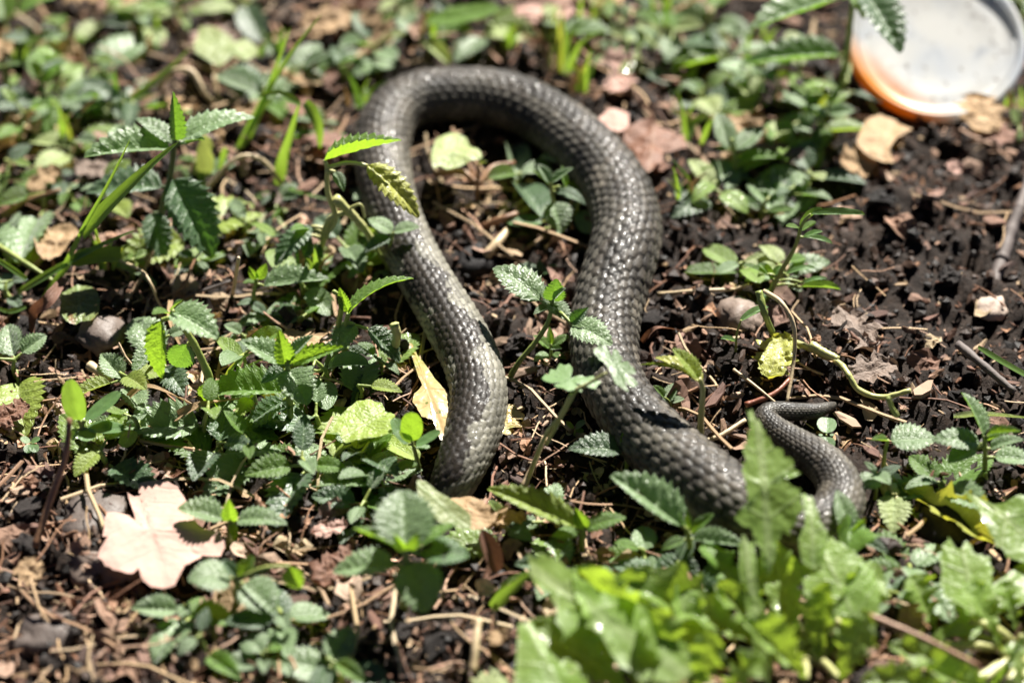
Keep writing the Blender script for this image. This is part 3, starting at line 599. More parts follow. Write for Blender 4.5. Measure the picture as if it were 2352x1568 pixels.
plant('seedling', 'narrow leaved seedling standing in the bare soil at the right', 'seedling', (1752, 690), [(1790, 630), (1825, 570), (1840, 520)],
      [(1862, 492, 1986, 492, 2, .20, 0, dict(kind='round')), (1838, 520, 1890, 480, 3, .22, 0), (1836, 525, 1805, 520, 2, .5, 0, F), (1840, 530, 1875, 510, 2, .5, 0, F), (1845, 545, 1912, 560, -2, .28, 0), (1845, 545, 1890, 532, 2, .35, 0), (1805, 630, 1872, 615, 2, .25, 0), (1840, 660, 1930, 665, 0, .22, 0), (1845, 650, 1900, 640, 2, .25, 0),
       (1760, 630, 1705, 608, 2, .30, 0, F), (1770, 640, 1745, 605, 4, .5, 0, F), (1772, 640, 1795, 610, 4, .5, 0), (1765, 665, 1735, 720, -4, .25, 0)], kind='narrow', mat='seed', rad=.8, extra=[([(1810, 660), (1838, 650), (1852, 640)], .4)])
plant('seedling', 'thin curled seedling sprouting right of the right coil', 'seedling', (1690, 820), [(1692, 770), (1702, 735)],
      [(1700, 738, 1765, 705, 2, .30, 0), (1690, 785, 1655, 778, 2, .4, 0)], kind='narrow', mat='seed', rad=.4)
plant('seedling', 'blurred four leaved seedling lying on the soil at the lower left edge', 'seedling', (70, 1022), [(70, 1016)], [(68, 1016, 48, 1004, 1, .8, 0), (72, 1016, 92, 1006, 1, .8, 0), (70, 1020, 62, 1040, 0, .8, 0), (72, 1020, 84, 1038, 0, .8, 0)], kind='round', mat='seed', rad=.4)
plant('seedling', 'small round leaved seedling left of the geranium stalk base', 'seedling', (1312, 1010), [(1322, 985)], [(1322, 982, 1345, 968, 2, .8, 0), (1318, 982, 1300, 970, 2, .8, 0), (1322, 985, 1340, 992, 0, .8, 0)], kind='round', mat='seed', rad=.4)

# fallen leaves one can point at
def fo(name, label, pts, h, mat, **kw): tag(outline_leaf(name, pts, h, mat, **kw), label, 'leaf')
fo('dry_leaf', 'large pinkish dry lobed leaf lying flat at the lower left', Z1([(855,290),(868,340),(895,420),(930,530),(950,570),(900,500),(870,440),(720,425),(690,590),(730,600),(665,680),(670,740),(740,800),(800,830),(890,840),(930,800),(960,880),(1040,930),(1170,910),(1240,780),(1310,740),(1350,700),(1480,720),(1495,620),(1470,560),(1330,520),(1240,330),(1190,250),(1090,210),(940,230),(930,290),(1040,285),(1045,305),(900,310)], 0, 1536), 9, 'pinkdry', curl=.08, rough=.045, seed=4, den=3, jag=.014, lin=.8)
fo('fallen_leaf', 'large ochre and green wet leaf tucked under the left coil', Z1([(790,250),(830,280),(900,420),(1000,560),(1100,720),(1200,860),(1330,1000),(1430,1150),(1430,1400),(1360,1568),(1200,1568),(1130,1380),(1090,1320),(950,1270),(880,1130),(830,1080),(860,960),(960,860),(910,740),(870,600),(830,450),(770,290)], 1200, 1100, 3.92), 7, 'ochre', curl=.08, rough=.03, seed=6)
fo('fallen_leaf', 'bright yellow green torn leaf lying left of the seedling', Z1([(0,1310),(50,1260),(140,1180),(250,1170),(310,1190),(330,1240),(390,1260),(390,1330),(370,1400),(280,1420),(210,1430),(130,1440),(60,1450),(20,1400),(-20,1380)], 1150, 770), 14, 'yellowgreen', rough=.07, seed=9)
fo('fallen_leaf', 'pale green veined leaf covering the snake neck', Z1([(545,200),(600,210),(680,280),(760,330),(830,380),(900,440),(905,520),(850,530),(760,500),(690,490),(640,440),(570,360),(550,290)], 1150, 1536), 22, 'pale', curl=.2, rough=.03, seed=3, normal=(.1, -.25, 1))
fo('fallen_leaf', 'pale yellow green blurred leaf above the tall left nettle', Z1([(1300,320),(1330,210),(1340,180),(1440,190),(1550,250),(1580,300),(1640,250),(1720,300),(1720,370),(1640,410),(1560,380),(1480,440),(1400,410),(1320,360)], 0, 0), 16, 'pale', rough=.05, seed=5)
fo('fallen_leaf', 'round green and brown leaf lying on the left litter', Z1([(400,460),(460,430),(520,400),(600,410),(650,450),(670,510),(660,590),(620,640),(540,640),(500,660),(430,640),(400,590),(410,520)], 0, 770), 7, 'olive', rough=.05, seed=7)
fo('dry_leaf', 'crumpled tan dry leaf near the grass at the left edge', Z1([(230,100),(300,40),(400,0),(480,10),(540,80),(480,130),(420,200),(330,250),(260,200)], 0, 770), 8, 'tandry', rough=.14, seed=8)
fo('dry_leaf', 'brown crumpled dead leaf just outside the right of the arch', Z1([(1900,900),(1960,850),(2100,800),(2200,850),(2330,880),(2352,960),(2200,1010),(2190,1100),(2080,1160),(2030,1080),(1990,980)], 1150, 0), 9, 'browndry', rough=.12, seed=11)
fo('dry_leaf', 'small tan dead leaf touching the outside of the arch', Z1([(1760,790),(1850,720),(1960,760),(1960,850),(1890,890),(1800,840)], 1150, 0), 11, 'pinkdry', rough=.06, seed=12)
fo('dry_leaf', 'crumpled brown leaf litter heaped where the neck goes under', [(1030,1140),(1075,1138),(1115,1160),(1150,1185),(1110,1210),(1050,1212),(1018,1185)], 13, 'tandry', rough=.14, seed=21)
fo('dry_leaf', 'broad tan chip of dead leaf below the white lid', Z1([(1230,960),(1290,820),(1380,780),(1480,800),(1540,850),(1600,880),(1500,930),(1450,1000),(1480,1080),(1380,1060),(1290,1020)], 2304, 0), 9, 'tandry', rough=.06, seed=13)
def fallen(name, label, kind, mat, u0, v0, u1, v1, wr, h=4, dz=0, roll=0, var=None, group=None, cat='leaf'):
    B = P(u0, v0, h); T = PZ(u1, v1, B[2]+dz/1000)
    o = add_leaf(kind, mat, B, T, wr, roll, None, name, var=var, hint=(0, -.15, 1)); tag(o, label, cat, group); return o
fallen('fallen_leaf', 'ochre leaf scrap peeping out right of the left coil', 'maple', 'ochre', 1130, 990, 1180, 930, .8, 4, 0, var=5)
fallen('fallen_leaf', 'small greenish leaf lying by the blurred grass at upper left', 'round', 'nettle', 588, 208, 498, 172, .40, 14, 0)
fallen('fallen_leaf', 'torn yellow leaf at the left edge beside the tan leaf', 'maple', 'yellow', 5, 575, 110, 590, .6, 6, 0, var=7)
fallen('dry_leaf', 'pale grey brown leaf shard in the right bare soil', 'maple', 'greydry', 1925, 700, 2010, 800, .5, 5, 0, var=3)
fallen('dry_leaf', 'forked grey brown leaf shard lying below the other shard', 'maple', 'greydry', 1945, 870, 2060, 840, .55, 5, 0, var=6)
fallen('dry_leaf', 'mossy yellow brown crumpled leaf right of the curled seedling', 'maple', 'yellow', 1765, 870, 1800, 770, .6, 5, 3, var=2)
fallen('dry_leaf', 'brown curled leaf hanging in the dark gap at front middle', 'narrow', 'browndry', 1105, 1215, 1140, 1315, .4, 18, -12)
fallen('dry_leaf', 'tan dead leaf scraps around the neck of the snake', 'maple', 'tandry', 1080, 1200, 1210, 1185, .35, 8, 2, var=1)
fallen('dry_leaf', 'orange tan leaf half hidden behind the bright flat nettle leaf', 'maple', 'tandry', 690, 700, 765, 690, .7, 4, 0, var=3)
fallen('dry_leaf', 'pink tan leaf scrap right of the front left nettles', 'maple', 'pinkdry', 715, 1225, 800, 1205, .5, 5, 2, var=4)
fallen('dry_leaf', 'dull brown leaf scrap under the large front nettle', 'maple', 'browndry', 715, 1330, 830, 1270, .6, 5, 2, var=0)
fallen('dry_leaf', 'pale rounded scrap of leaf at the bottom edge', 'maple', 'pale', 1090, 1590, 1165, 1555, .8, 6, 0, var=8)
fallen('dry_leaf', 'big brown blurred dead leaf at the top edge left of centre', 'maple', 'tandry', 690, 60, 830, 30, .6, 8, 3, var=7)
fallen('dry_leaf', 'pinkish blurred dead leaf at the top edge above the arch', 'maple', 'pinkdry', 1180, 30, 1350, 10, .5, 6, 0, var=1)
fallen('fallen_leaf', 'bright yellow green blurred leaf at the top edge middle', 'round', 'fresh', 985, 50, 1150, 20, .34, 18, 6)

# ---------------------------------------------------------------- dandelion rosettes at the lower right
def rosette(label, base, leaves, mats='dandelion'):
    leaves = [L for i, L in enumerate(leaves) if isinstance(L[0], list) or i % 6 != 2]
    G = P(*base); e = empty('dandelion', G); tag(e, label, 'dandelion')
    cr = [([G+np.array([0, 0, -.004]), G+np.array([0, 0, .004])], .005, .003)]
    for L in leaves:
        if isinstance(L[0], list):
            outline_leaf('leaf', L[0], P(L[1][0], L[1][1], L[1][2]*.75) if isinstance(L[1], tuple) else L[1], L[2], e, normal=L[3], seed=len(cr)+3, curl=.3, rough=.035, jag=.05); q = P(*L[4]); cr.append(([G, (G+q)/2+np.array([0, 0, .002]), q], .0016, .0012)); continue
        bu, bv, bh, tu, tv, th, wr, roll = L[:8]; op = L[8] if len(L) > 8 else {}
        B = P(bu, bv, bh*.7); T = P(tu, tv, th*.7)
        add_leaf(op.get('kind', random.choice(['dandelion', 'lance', 'lance'])), op.get('mat', mats), B, T, wr, roll, e, hint=op.get('hint', (0, -.3, 1)), var=op.get('var'))
        cr.append(([G, (G+B)/2+np.array([0, 0, .002]), B], .0016, .0010))
    obj('stem', tubes_mesh('stem', cr, MAT['palestem'], G), e)
rosette('big toothed dandelion with tall leaves standing before the snake tail bend', (1850, 1500),
    [([(1722,945),(1750,975),(1765,1010),(1800,1050),(1832,1092),(1800,1082),(1788,1100),(1830,1125),(1838,1160),(1820,1210),(1790,1225),(1775,1300),(1762,1300),(1740,1235),(1730,1215),(1690,1190),(1700,1170),(1720,1170),(1712,1110),(1706,1080),(1715,1060),(1710,1035),(1718,1010),(1725,990)], (1765, 1130, 44), 'dandelion', (.1, -.5, .85), (1775, 1310, 8)),
     ([(1840,1310),(1860,1270),(1890,1245),(1920,1240),(1960,1265),(2000,1310),(2020,1360),(2015,1400),(1980,1420),(1940,1410),(1900,1430),(1870,1400),(1850,1350)], (1930, 1350, 26), 'dandelion', (0, -.4, 1), (1930, 1425, 16)),
     ([(1845,1130),(1870,1150),(1885,1200),(1900,1230),(1890,1290),(1870,1300),(1845,1290),(1835,1240),(1850,1200)], (1865, 1240, 34), 'dandelion', (.1, -.35, .9), (1870, 1310, 16)),
     ([(1700,1240),(1730,1250),(1740,1330),(1760,1420),(1780,1500),(1760,1560),(1735,1500),(1715,1400),(1700,1320)], (1740, 1400, 24), 'dandelion', (-.3, -.5, 1), (1760, 1500, 12)),
     (1830, 1480, 10, 1770, 1240, 30, .50, -20), (1900, 1500, 8, 2010, 1290, 26, .50, 20), (1820, 1500, 10, 1640, 1340, 30, .48, 0), (1780, 1500, 12, 1405, 1330, 34, .36, 8), (1800, 1540, 12, 1500, 1440, 36, .45, -10),
     (1880, 1520, 10, 1905, 1330, 36, .5, -30), (1850, 1560, 16, 1700, 1420, 42, .5, 10), (1930, 1560, 14, 1990, 1400, 36, .6, 0), (1760, 1470, 8, 1610, 1250, 24, .4, 20, F), (1880, 1480, 6, 1960, 1180, 22, .3, 15, F), (1840, 1460, 8, 1800, 1270, 34, .55, 30)])
rosette('pale green dandelion with wavy leaves along the bottom edge', (1480, 1620),
    [([(1215,1290),(1250,1270),(1290,1290),(1330,1330),(1400,1370),(1450,1375),(1500,1420),(1560,1470),(1620,1540),(1500,1560),(1420,1520),(1380,1460),(1330,1430),(1300,1470),(1280,1400),(1260,1350),(1235,1345)], (1400, 1430, 34), 'dandelion', (-.1, -.3, 1), (1560, 1540, 20)),
     ([(1190,1450),(1220,1420),(1240,1470),(1290,1530),(1340,1560),(1340,1640),(1190,1640)], (1260, 1540, 28), 'dandelion', (0, -.25, 1), (1300, 1640, 18)),
     ([(1365,1320),(1400,1310),(1450,1330),(1500,1350),(1530,1400),(1480,1410),(1420,1390)], (1440, 1360, 30), 'dandelion', (.1, -.5, 1), (1530, 1420, 18)), (1540, 1560, 18, 1320, 1300, 40, .40, -12), (1440, 1580, 14, 1205, 1440, 28, .62, 0), (1560, 1580, 20, 1480, 1380, 44, .5, 10), (1600, 1590, 20, 1640, 1440, 44, .55, 0),
     (1420, 1620, 16, 1200, 1560, 26, .5, 15), (1520, 1600, 20, 1400, 1440, 44, .5, -20), (1640, 1620, 18, 1760, 1500, 40, .55, 0), (1580, 1570, 14, 1560, 1330, 34, .4, 25), (1460, 1560, 12, 1330, 1370, 30, .4, -25, F)])
rosette('dandelion with broad blistered leaves at the right edge', (2360, 1500),
    [([(2217,1125),(2250,1140),(2290,1160),(2352,1140),(2430,1150),(2440,1300),(2330,1285),(2290,1250),(2262,1200),(2245,1160)], (2320, 1210, 24), 'dandelion', (-.1, -.25, 1), (2400, 1320, 12)),
     ([(2165,1265),(2180,1232),(2200,1262),(2225,1245),(2240,1272),(2270,1280),(2280,1330),(2270,1370),(2240,1400),(2220,1420),(2190,1390),(2165,1340)], (2220, 1330, 22), 'dandelion', (-.1, -.3, 1), (2225, 1420, 10)),
     ([(2130,1480),(2170,1435),(2240,1385),(2300,1330),(2380,1265),(2400,1360),(2320,1400),(2270,1420),(2240,1460),(2200,1450)], (2260, 1390, 14), 'dandelion', (0, -.2, 1), (2135, 1485, 6)), (2150, 1450, 6, 2090, 1320, 18, .8, 10, dict(var=6)),
     (2260, 1560, 8, 2040, 1480, 20, .42, 0), (2300, 1500, 8, 2200, 1340, 26, .5, 20), (2200, 1590, 8, 1980, 1560, 22, .42, -10), (2340, 1460, 8, 2300, 1330, 22, .6, 0), (2360, 1560, 10, 2240, 1440, 22, .5, 0, YE), (2300, 1600, 10, 2120, 1530, 24, .5, 10), (2345, 1620, 10, 2330, 1470, 20, .5, 0), (2390, 1300, 16, 2330, 1160, 22, .6, 10)])
rosette('yellowing dandelion with a long lemon coloured leaf beside the right rosette', (2045, 1120),
    [(2050, 1105, 5, 2330, 1275, 8, .30, 0, dict(mat='yellow', var=4)), (2055, 1140, 6, 2050, 1225, 2, .8, 0, dict(mat='pale', kind='nettle')), (2035, 1125, 4, 1990, 1190, 6, .7, 0, dict(mat='dark', kind='nettle')), (2060, 1150, 5, 2120, 1200, 3, .3, 0, YG)])

# ---------------------------------------------------------------- grass
def tuft(label, base, blades, group=None, mat='grass', name='grass_tuft'):
    G = P(*base); e = empty(name, G); tag(e, label, 'grass', group)
    for b in blades:
        pts, wd = b[:2]; op = b[2] if len(b) > 2 else {}
        q = []
        for i, a in enumerate(pts):
            if len(a) > 2: q.append(P(*a))
            else:
                x = PV(a[0], a[1], G[1]+op.get('dy', 0)/1000); zm = float(gh(x[0], x[1]))+.002; q.append(x if x[2] > zm else P(a[0], a[1], 3))
        obj(op.get('name', 'blade'), ribbon_mesh('blade', q, px(q[0], wd), MAT[op.get('mat', mat)], G, twist=op.get('twist', .3), tip=op.get('tip', 1), fold=op.get('fold', .3)), e)
    return e
tuft('thick grass shoot with a wide bright blade leaning right at the left edge', (88, 690),
     [([(95, 700), (150, 610), (195, 520), (240, 440), (275, 372), (300, 318)], 17), ([(190, 540), (235, 490), (300, 425), (350, 378), (412, 325)], 46), ([(40, 672), (120, 625), (190, 585), (250, 555), (312, 528)], 24), ([(165, 600), (200, 592), (240, 588), (277, 588)], 44, dict(tip=0)),
      ([(60, 640), (0, 600), (-40, 585)], 16), ([(100, 690), (135, 640), (165, 600)], 22, dict(tip=0)), ([(60, 705, 4), (20, 715, 3), (-20, 700, 3)], 14)])
tuft('tall blurred grass shoot leaning right beside the arch', (548, 345),
     [([(548, 340), (585, 275), (625, 195), (680, 110), (742, 30)], 24), ([(555, 330), (595, 260), (630, 170), (668, 62)], 20), ([(540, 345), (570, 320), (600, 260), (640, 210)], 20)])
tuft('blurred grass with bent blades hanging between tall shoot and arch', (655, 430),
     [([(640, 425), (650, 370), (668, 310), (690, 232)], 34), ([(700, 235), (720, 265), (733, 300), (735, 342)], 36), ([(690, 240), (640, 215), (590, 222)], 22), ([(650, 430, 3), (700, 445, 8), (760, 460, 8)], 12)])
tuft('blurred grass blades behind the tall left nettle', (285, 260),
     [([(285, 240), (340, 200), (400, 150), (442, 105)], 22), ([(275, 255), (268, 210), (262, 160)], 20, dict(mat='nettle')), ([(215, 250), (222, 225), (220, 198)], 22, dict(mat='fresh')), ([(235, 262), (190, 235), (150, 225)], 30), ([(280, 235), (320, 225), (360, 215)], 16), ([(240, 270), (275, 265), (330, 245)], 20)])
tuft('wide upright grass blade with one short blade in the left shade', (478, 410), [([(470, 405), (475, 350), (485, 320)], 44, dict(mat='pale', tip=0)), ([(520, 340), (510, 370), (500, 400)], 20)])
tuft('pale bent grass stem with cut tip at the right edge', (2400, 880), [([(2246, 797, 20), (2300, 830, 14), (2370, 870, 8)], 16, dict(tip=0)), ([(2190, 955, 8), (2260, 950, 10), (2370, 960, 8)], 18, dict(mat='yellowgreen'))])
tuft('dark green slim grass blade in front of the bottom dandelion', (1140, 1400), [([(1130, 1395, 4), (1180, 1350, 14), (1240, 1300, 24)], 40), ([(1135, 1400, 4), (1160, 1340, 10), (1210, 1310, 14)], 16)])
tuft('thin grass stem crossing the bottom right corner', (2280, 1590), [([(2270, 1590, 4), (2310, 1530, 14), (2370, 1440, 22)], 12, dict(tip=0))])
for i, (u, v, n, hp, lab) in enumerate([(1285, 170, 8, 190, 'blurred upright grass tuft just beyond the arch'), (1325, 215, 7, 120, 'shorter blurred grass tuft behind the right shoulder of the arch'), (1590, 330, 6, 150, 'blurred grass right of the brown dead leaf'), (1575, 470, 5, 130, 'grass blades leaning right beside the upper right coil'), (1345, 60, 5, 110, 'blurred grass at the top edge right of centre'),
        (1520, 60, 5, 90, 'blurred grass at the top edge beside pale weeds'), (620, 130, 5, 80, 'blurred grass before the dark gap at the top left'), (30, 150, 5, 110, 'blurred grass in the top left corner weeds'), (1390, 490, 4, 100, 'thin dark grass against the inner side of the right coil'), (345, 110, 5, 80, 'small blurred grass near the top left soil'), (1880, 250, 5, 90, 'bright blurred grass just left of the white lid'), (2330, 250, 5, 60, 'blurred grass at the right edge beyond the lid'), (150, 320, 6, 120, 'thin grass blades among the weeds left of the tall nettle'), (820, 250, 5, 90, 'thin grass just left of the arch'), (240, 620, 4, 110, 'thin grass right of the thick left grass shoot'), (720, 640, 4, 90, 'fine grass blades left of the neck coil'), (520, 900, 4, 120, 'thin grass between the blurred left nettles'), (980, 90, 5, 90, 'thin blurred grass above the arch'), (1180, 110, 5, 80, 'thin blurred grass above the arch, further right'), (1740, 130, 5, 110, 'tall blurred grass left of the overhanging nettle')]):
    bl = []
    for k in range(n+2):
        a = (random.random()-.4)*1.7; h = hp*(.45+.6*random.random()); d0 = (random.random()-.5)*50
        bl.append(([(u+d0, v), (u+d0+a*h*.25, v-h*.5), (u+d0+a*h*.75, v-h*(.95-.2*abs(a)))], 9+9*random.random(), dict(dy=(random.random()-.5)*16, twist=random.random()-.5, mat=random.choice(['grass', 'grass', 'grass', 'nettle', 'yellowgreen', 'tandry']))))
    tuft(lab, (u, v), bl)

# ---------------------------------------------------------------- stalks, sticks, stones one can point at
def stalk(name, label, pts, r, mat, cat='stalk', group=None, more=()):
    q = [P(*a) for a in pts]; loc = q[0]; e = obj(name, tubes_mesh(name, [(q, r/1000, r/1000*.75)]+[([P(*a) for a in b], rr/1000, rr/1000*.7) for b, rr in more], MAT[mat], loc)); e.location = loc; tag(e, label, cat, group); return e
stalk('dry_stalk', 'thin kinked dry stalk arching down right on the left soil', [(275, 598, 4), (325, 622, 14), (348, 655, 14), (362, 690, 8), (378, 718, 3)], .55, 'straw')
stalk('dry_stalk', 'long grey straw stalk slanting up right on the left soil', [(325, 718, 2), (430, 680, 5), (530, 645, 7)], .6, 'greystick')
stalk('dry_stalk', 'short upright hollow straw beside the flat bright nettle leaf', [(532, 690, 0), (540, 640, 14), (548, 592, 30)], .75, 'straw')
stalk('dry_stalk', 'brown curled dry stalk at the left edge', [(0, 500, 3), (60, 462, 8), (138, 436, 12)], .9, 'brownstem')
stalk('dry_stalk', 'pale straw lying right of the right coil', [(1512, 676, 4), (1600, 668, 6), (1688, 664, 4)], .8, 'straw', more=[([(1688, 664, 4), (1720, 652, 6)], .5)])
stalk('dry_stalk', 'dry stalk arched like a bow in the right soil', [(1755, 668, 22), (1795, 695, 24), (1822, 745, 20), (1824, 820, 10), (1806, 932, 2)], .75, 'straw')
stalk('dry_stalk', 'thin brown stalk slanting down to the tail', [(1685, 848, 6), (1740, 890, 6), (1800, 940, 4)], .5, 'straw')
stalk('dry_stalk', 'split straw lying between right coil and tail', [(1585, 1022, 3), (1650, 1002, 5), (1712, 964, 5)], .9, 'straw')
stalk('dry_stalk', 'reddish twig lying above the tail tip', [(1712, 930, 3), (1775, 905, 5), (1815, 870, 6)], 1.0, 'redstem')
stalk('dry_stalk', 'bare dry stalk leaning between the two coils', [(1193, 1140, 3), (1222, 1075, 8), (1252, 1002, 12)], 1.1, 'straw')
stalk('dry_stalk', 'long red brown stem lying across the right dandelion', [(1995, 1412, 22), (2120, 1465, 20), (2250, 1530, 16)], 1.0, 'brownstem')
stalk('dry_stalk', 'brown dry stalk standing blurred at the lower left', [(80, 1258, 4), (112, 1160, 12), (150, 1050, 24), (160, 960, 34)], 1.2, 'brownstem')
stalk('dry_stalk', 'pale straw lying upright at the bottom middle', [(1085, 1540, 6), (1092, 1480, 10), (1100, 1420, 12)], 1.3, 'straw')
stalk('dry_stalk', 'tan dry grass loop behind the tall left nettle', [(365, 200, 4), (395, 165, 16), (440, 165, 18), (470, 215, 12), (490, 235, 4)], 1.2, 'straw')
stalk('dry_stalk', 'tan curved stalk between the left grass and the coil', [(470, 440, 3), (540, 366, 14), (600, 366, 14), (650, 425, 4)], .9, 'straw')
stalk('dry_stalk', 'pale chewed straw beside the curly brown blade', [(205, 838, 3), (255, 872, 3)], 1.5, 'straw')
stalk('dry_stalk', 'pale straw end at the left edge low down', [(-15, 955, 4), (30, 990, 3)], 1.4, 'straw')
stalk('dry_stalk', 'thin green straw at the left edge', [(-10, 560, 8), (60, 605, 8), (130, 650, 4)], .9, 'stem')
stalk('dry_stalk', 'brownish bent twig near the round leaf inside the loop', [(1000, 400, 6), (1060, 395, 10), (1100, 420, 8), (1130, 385, 10), (1180, 375, 8)], 1.2, 'brownstem')
stalk('dry_stalk', 'curved brown root on the soil inside the loop', [(1110, 520, 3), (1160, 500, 8), (1205, 485, 6), (1225, 465, 4)], 1.3, 'brownstem')
stalk('dry_stalk', 'pale straw flake pointing down left inside the loop', [(1108, 598, 3), (1140, 560, 6), (1165, 530, 5)], 1.8, 'straw')
stalk('green_stem', 'jointed green stem lying bent like a hook in the right soil', [(1790, 772, 3), (1860, 800, 6), (1925, 832, 8), (1950, 862, 9), (1972, 895, 6), (2025, 912, 5), (2092, 896, 9)], 1.1, 'palestem', 'stem', more=[([(1862, 792, 8), (1890, 808, 8), (1925, 825, 8)], 1.7)])
stalk('green_stem', 'short dark green stem rising from the hooked green stem', [(1742, 668, 26), (1756, 720, 20), (1778, 772, 4)], 1.3, 'stem', 'stem')
stalk('green_stem', 'swollen pale green shoot hanging beside the left coil', [(905, 745, 18), (912, 770, 14), (908, 800, 8), (918, 830, 4)], 1.6, 'palestem', 'stem')
stalk('stick', 'grey blurred stick lying at the right edge', [(2278, 660, 1), (2300, 600, 3), (2328, 520, 5), (2372, 380, 6)], 2.2, 'greystick', 'stick', more=[([(2300, 600, 3), (2322, 530, 6), (2345, 470, 9)], 2.6)])
stalk('stick', 'grey slim twig slanting in the right soil', [(2200, 790, 4), (2260, 840, 6), (2330, 900, 4)], 1.5, 'greystick', 'stick')
e = P(2352, 1130, 0)
def curl(label, pts, wd, mat, name='dry_curl', tw=1.5):
    q = [P(*a) for a in pts]; o = obj(name, ribbon_mesh(name, q, px(q[0], wd), MAT[mat], q[0], twist=tw, fold=.5)); o.location = q[0]; tag(o, label, 'dry grass')
curl('curled brown dry blade on the litter left of the round leaf', [(150, 640, 12), (110, 690, 14), (75, 720, 8), (72, 770, 4), (100, 775, 4)], 34, 'browndry')
curl('dry bent blade standing on the dark left soil', [(392, 690, 10), (392, 740, 10), (410, 790, 6), (435, 830, 3)], 18, 'tandry')
curl('tan curved dry blade low on the left', [(270, 935, 3), (330, 890, 10), (390, 905, 10), (440, 930, 3)], 22, 'tandry')
curl('orange brown dry blade lying left of the pale nettle', [(400, 960, 6), (470, 930, 12), (560, 915, 10)], 34, 'tandry')
curl('rust coloured dry blade right of the right coil', [(1475, 785, 5), (1510, 755, 10), (1560, 758, 6)], 22, 'browndry')

def lump(seed, sub=2, flat=.7, rough=.25):
    bm = bmesh.new(); bmesh.ops.create_icosphere(bm, subdivisions=sub, radius=1)
    v = np.array([x.co for x in bm.verts]); f = np.array([[q.index for q in x.verts] for x in bm.faces]); bm.free()
    n = vnoise(v[:, 0]*1.3+seed*7.1, v[:, 1]*1.3+v[:, 2]*1.7, seed)+.5*vnoise(v[:, 0]*3+v[:, 2]*2.3, v[:, 1]*3+seed, seed+3)
    v = v*(1+rough*2*n)[:, None]; v = v+np.random.default_rng(seed).normal(0, .16*rough+.02, v.shape)+.22*rough*np.sign(v)*np.abs(vnoise(v[:, 0]*5+seed, v[:, 1]*5+v[:, 2]*4, seed+9))[:, None]*2; v[:, 2] *= flat; v[:, 0] *= 1.15; return v, f
def stone(label, u, v, wpx, mat, seed, name='pebble', flat=.6, cat='pebble'):
    c = P(u, v, 0); r = px(c, wpx)/2; vv, ff = lump(seed, 3, flat, .30); o = obj(name, mesh(name, vv*r, ff, MAT[mat])); o.location = c+np.array([0, 0, r*flat*.25]); o.rotation_euler.z = seed; tag(o, label, cat)
stone('pale round pebble on the bare soil at the right edge', 2280, 712, 62, 'whitestone', 3)
stone('flat grey brown pebble under the curled brown blade', 232, 772, 100, 'pebble', 5)
stone('grey flat stone left of the pinkish dry leaf', 215, 1195, 150, 'pebble', 8, flat=.4)
stone('second grey flat stone below the first and left of the pinkish leaf', 235, 1285, 150, 'pebble', 12, flat=.4)
stone('tan stone behind the pale spread nettle', 765, 800, 70, 'whitestone', 7, flat=.8)
stone('grey blurred pebble at the bottom left corner', 110, 1470, 120, 'pebble', 6)
stone('shrivelled round brown bud in the soil right of the right coil', 1700, 742, 90, 'pebble', 9, 'bud', .8, 'bud')
stone('charred black chunk between the snake coils', 1075, 610, 110, 'char', 10, 'charcoal', .6, 'charcoal')
stone('black soil lump under the right dandelion leaf', 2170, 1200, 130, 'char', 2, 'soil_lump', .5, 'soil lump')

# ---------------------------------------------------------------- weeds that fill the blurred parts
MARKS = [('the tall young nettle', 400, 400), ('the white lid', 2150, 120), ('the top of the arch', 1090, 190), ('the pale blurred leaf', 510, 105), ('the tall grass shoot', 620, 200), ('the brown dead leaf', 1510, 320), ('the hooked green stem', 1950, 860), ('the round loop leaf', 1050, 340),
  ('the pinkish dry leaf', 370, 1220), ('the large front nettle', 930, 1270), ('the bright torn leaf', 835, 965), ('the tail bend', 1930, 1150), ('the snake neck', 1030, 1120), ('the thick left grass shoot', 190, 560), ('the neck coil', 1080, 830), ('the upright dandelion leaf', 1770, 1150), ('the pale spread nettle', 665, 850), ('the drooping pale nettle', 1690, 320), ('the arch shoulder', 1400, 360)]
USED = set()
def where(what, u, v):
    for nm, a, b in sorted(MARKS, key=lambda q: math.hypot(q[1]-u, (q[2]-v)*1.3)):
        dx, dy = u-a, (v-b)*1.3; d = math.hypot(dx, dy); an = math.degrees(math.atan2(-dy, dx)) % 360
        rel = ['right of', 'behind and right of', 'behind', 'behind and left of', 'left of', 'in front and left of', 'in front of', 'in front and right of'][int((an+22.5)//45) % 8]
        l = f"{what} {'close ' if d < 110 else 'a little way ' if d < 220 else 'well ' if d < 360 else 'far '}{rel} {nm}"
        if l not in USED: USED.add(l); return l
